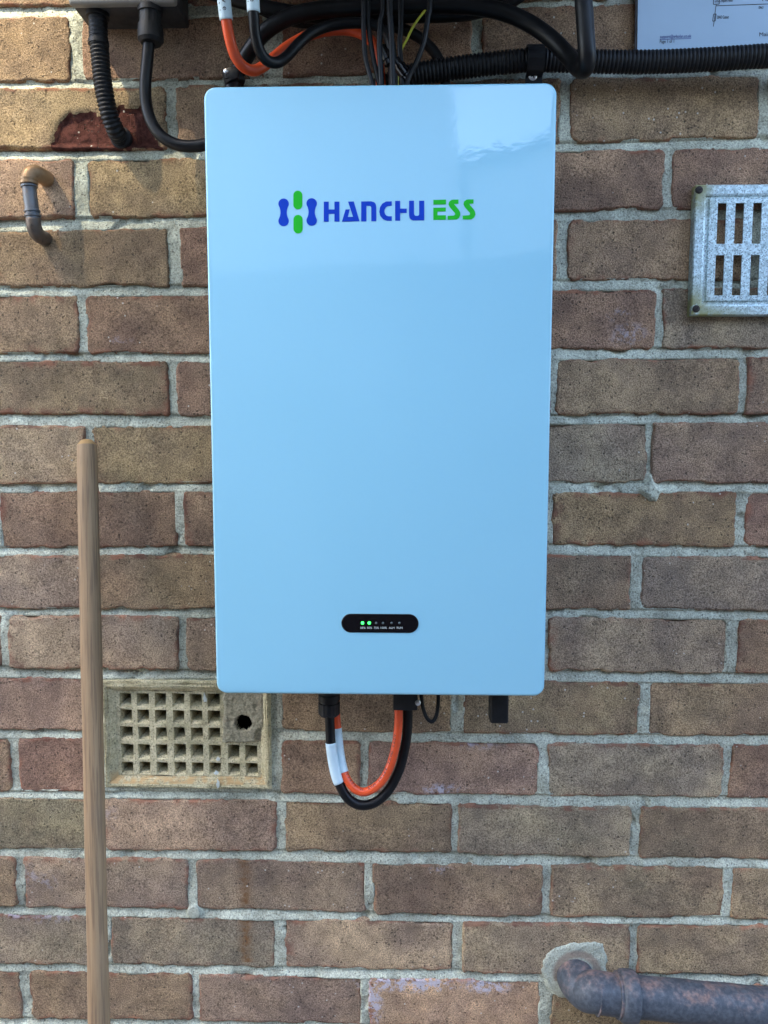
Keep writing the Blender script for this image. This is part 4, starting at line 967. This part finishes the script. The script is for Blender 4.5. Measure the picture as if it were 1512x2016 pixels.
# ------------------------------------------------------------------ steel vent grille
def grille():
    tl, bl = P(1366, 366, .008), P(1359, 622, .008)
    x0 = (tl.x + bl.x) / 2; z1, z0 = tl.z, bl.z
    t = thing('vent_grille', (x0 + .11, 0, z0), 'galvanised steel vent grille with upright slots, screwed to the wall at right', 'vent grille')
    sx0 = [P(1409, 442, .008), P(1426, 442, .008)]; pitch = (P(1443.6, 442, .008) - P(1409, 442, .008)).x; w = (sx0[1] - sx0[0]).x
    ns = 9; x1 = sx0[0].x + pitch * (ns - 1) + w + (sx0[0].x - x0)
    r1 = (P(1410, 402, .008).z, P(1410, 482, .008).z); r2 = (P(1408, 504, .008).z, P(1408, 583, .008).z)
    ib = .0120; jb = .0165                                       # flange width, inner edge of the groove
    yf, yb = -.0125, -.0100
    V = []; F = []
    rings = [(.0005, 0), (yf + .0012, 0), (yf, .0012), (yf, ib - .002), (yf + .0006, ib), (yf + .0026, ib + .0008), (yf + .0026, jb - .001), (yf + .0004, jb), (yf + .0003, jb + .001)]
    for y, i in rings: V += [(x0 + i, y, z0 + i), (x1 - i, y, z0 + i), (x1 - i, y, z1 - i), (x0 + i, y, z1 - i)]
    for a in range(len(rings) - 1):
        for k in range(4): F.append((a * 4 + k, a * 4 + (k + 1) % 4, a * 4 + 4 + (k + 1) % 4, a * 4 + 4 + k))
    me = mesh(V, F); bm = bmesh.new(); bm.from_mesh(me); bmesh.ops.subdivide_edges(bm, edges=[e for e in bm.edges if e.calc_length() > .05], cuts=24, use_grid_fill=True)
    bmesh.ops.recalc_face_normals(bm, faces=bm.faces); bm.to_mesh(me); bm.free()
    def stain(me):
        at = me.attributes.new('stain', 'FLOAT', 'POINT')
        for i, v in enumerate(me.vertices):
            a = math.exp(-((v.co.x - x0) / .018) ** 2 - ((v.co.z - z0) / .030) ** 2) * 1.3 + 1.3 * math.exp(-((v.co.x - x0) / .016) ** 2 - ((v.co.z - z1) / .030) ** 2) + .75 * math.exp(-((v.co.z - z0) / .010) ** 2 - ((v.co.x - x0 - .03) / .035) ** 2)
            at.data[i].value = min(1, a)
    stain(me); link('frame', me, M_GALV, t)
    xs = [x0 + jb + .001]
    for i in range(ns): xs += [sx0[0].x + i * pitch, sx0[0].x + i * pitch + w]
    xs.append(x1 - jb - .001); zs = [z1 - jb - .001, r1[0], r1[1], r2[0], r2[1], z0 + jb + .001]
    bm = bmesh.new(); y1 = yf + .0003; y2 = y1 + .0016
    def quad(p): bm.faces.new([bm.verts.new(v) for v in p])
    for j in range(5):
        for i in range(len(xs) - 1):
            a, b, c, e = xs[i], xs[i + 1], zs[j], zs[j + 1]
            if i % 2 == 1 and j % 2 == 1:
                for (p, q_) in (((a, c), (a, e)), ((a, e), (b, e)), ((b, e), (b, c)), ((b, c), (a, c))): quad([(p[0], y1, p[1]), (q_[0], y1, q_[1]), (q_[0], y2, q_[1]), (p[0], y2, p[1])])
            else:
                for y in (y1, y2): quad([(a, y, c), (b, y, c), (b, y, e), (a, y, e)])
    bmesh.ops.remove_doubles(bm, verts=bm.verts, dist=1e-6); bmesh.ops.subdivide_edges(bm, edges=[e for e in bm.edges if e.calc_length() > .012], cuts=3, use_grid_fill=True); bmesh.ops.recalc_face_normals(bm, faces=bm.faces)
    me = bpy.data.meshes.new('m'); bm.to_mesh(me); bm.free(); stain(me); link('slotted_plate', me, M_GALV, t)
    for (cx, cz, an) in ((P(1374, 376, .009).x, P(1374, 376, .009).z, .3), (P(1368, 609, .009).x, P(1368, 609, .009).z, .9), (x1 - .005, z1 - .005, 1.2), (x1 - .005, z0 + .006, .1)):
        c = Vector((cx, yf, cz)); s = lathe('screw', c, (0, -1, 0), [(-.001, .0042), (.0008, .0042), (.0016, .0030)], M_RUSTSCREW, t, 18)
        u = Vector((math.cos(an), 0, math.sin(an))); w2 = Vector((-math.sin(an), 0, math.cos(an))); p = c + Vector((0, -.0018, 0))
        slab('screw_slot', [p + u * .0032 + w2 * .0005, p - u * .0032 + w2 * .0005, p - u * .0032 - w2 * .0005, p + u * .0032 - w2 * .0005], .0003, M_HOLE, s)
    # pale pipe end inside the wall behind the third slot
grille()

# ------------------------------------------------------------------ pipe stub at the left
def stub():
    t = thing('copper_pipe_stub', P(88, 470, 0), 'short tarnished copper pipe with two elbows on the left of the wall', 'pipe')
    up = [P(93, 353, -.004), P(88, 350, .008), P(79, 345, .017), P(69, 341, .023), P(60, 345, .026), P(57, 356, .0275), P(57, 362, .0275)]
    tube('elbow', up, .0092, M_BRASS, t, 20, .0015)['label'] = 'orange tarnished upper elbow'
    mid = [P(57, 358, .0275), P(58.5, 380, .0275), P(62, 405, .0272), P(65, 428, .0268), P(66, 436, .0266)]
    tube('pipe', mid, .0077, M_LEADPIPE, t, 20, .002)
    low = [P(65.5, 430, .0268), P(67, 445, .0255), P(71, 457, .0215), P(78, 465, .014), P(86, 469, .005), P(90, 471, -.004)]
    tube('elbow', low, .0083, M_DARKELBOW, t, 20, .0015)['label'] = 'dark lower elbow'
    for (px, py, d, r) in ((57, 361, .0275, .0098), (57.5, 367, .0275, .0092), (63.5, 416, .027, .0089), (64.5, 425, .0268, .0091), (57, 353, .0274, .0097)):
        p = P(px, py, d); ax = (P(66, 440, .0268) - P(57, 355, .0275)).normalized()
        lathe('collar', p - ax * .0016, ax, [(0, r * .9), (.0006, r), (.0026, r), (.0032, r * .9)], M_LEADPIPE if py > 363 else M_BRASS, t, 20)
stub()

# ------------------------------------------------------------------ wooden pole
def pole():
    r = .0114; top = P(171, 866, .020); b = P(195, 2016, .140); ax = (b - top).normalized(); Lg = (top.z + .0) / -ax.z
    foot = top + ax * (Lg - .004)
    V = []; F = []; n = 28; prof = [(0, .0055), (.0015, .0075), (.0052, .0106), (.0075, .0114)]; h = .0075
    while h < Lg - .01: h += .02; prof.append((h, .0114 + .0004 * math.sin(h * 9) + .0002 * math.sin(h * 31) + .0006 * h))
    o = lathe('wooden_pole', top, ax, prof, M_WOOD, None, n, loc=foot)
    at = o.data.attributes.new('cut', 'FLOAT', 'POINT')
    for i, v in enumerate(o.data.vertices): at.data[i].value = 1.0 if i < n * 3 else 0.0
    # turn the object so that its own z axis runs along the grain
    q = ax.rotation_difference(Vector((0, 0, -1))); o.data.transform(q.to_matrix().to_4x4()); o.rotation_mode = 'QUATERNION'; o.rotation_quaternion = q.inverted()
    tag(o, 'weathered round wooden pole leaning against the wall at left', 'pole')
pole()

# ------------------------------------------------------------------ iron waste pipe
def iron_pipe():
    t = thing('iron_pipe', P(1160, 1990, .03), 'rusty painted iron pipe with an elbow leaving the wall at lower right', 'pipe')
    d = .036
    def rust(o, fn):
        at = o.data.attributes.new('rust', 'FLOAT', 'POINT'); w = wpos(o)
        for i, v in enumerate(o.data.vertices): at.data[i].value = fn(v.co + w)
    c0 = P(1131, 1917, 0)
    el = [c0 + Vector((0, .012, 0)), c0 + Vector((0, -.004, -.0005)), c0 + Vector((.002, -.016, -.001)), c0 + Vector((.009, -.027, -.002)), P(1170, 1952, .0355), P(1195, 1956, d), P(1222, 1960, d)]
    o = tube('elbow', el, .0236, M_IRON, t, 36, .002); rust(o, lambda v: .8 * smooth01(np.array(v.z), c0.z + .008, c0.z + .024) + .5 * math.exp(-((v.x - c0.x + .02) / .01) ** 2))
    a = P(1208, 1958, d); b = P(1512, 1986, d); ax = (b - a).normalized(); e = a + ax * 1.6
    for (s0, s1, r) in ((-.022, -.0195, .0250), (.003, .0065, .0262)):
        k = lathe('bead', a + ax * s0, ax, [(0, r - .002), (.0006, r), (s1 - s0 - .0006, r), (s1 - s0, r - .002)], M_IRON, t, 40); rust(k, lambda v: .75)
    k = lathe('socket', a + ax * .006, ax, [(0, .0250), (.001, .0272), (.004, .0292), (.017, .0296), (.0195, .0290), (.0205, .0262), (.0206, .022)], M_IRON, t, 44); rust(k, lambda v: .75 if v.z > a.z + .014 else .1)
    path = [a + ax * (.004 + .02 * i) for i in range(80)]
    k = link('barrel', tube_mesh(path, lambda i: .0238 + .0003 * math.sin(i * 2.1), 36), M_IRON, t, True); rust(k, lambda v: .62 * smooth01(np.array(v.z - (a.z + ax.z / ax.x * (v.x - a.x))), -.004, .02))
iron_pipe()
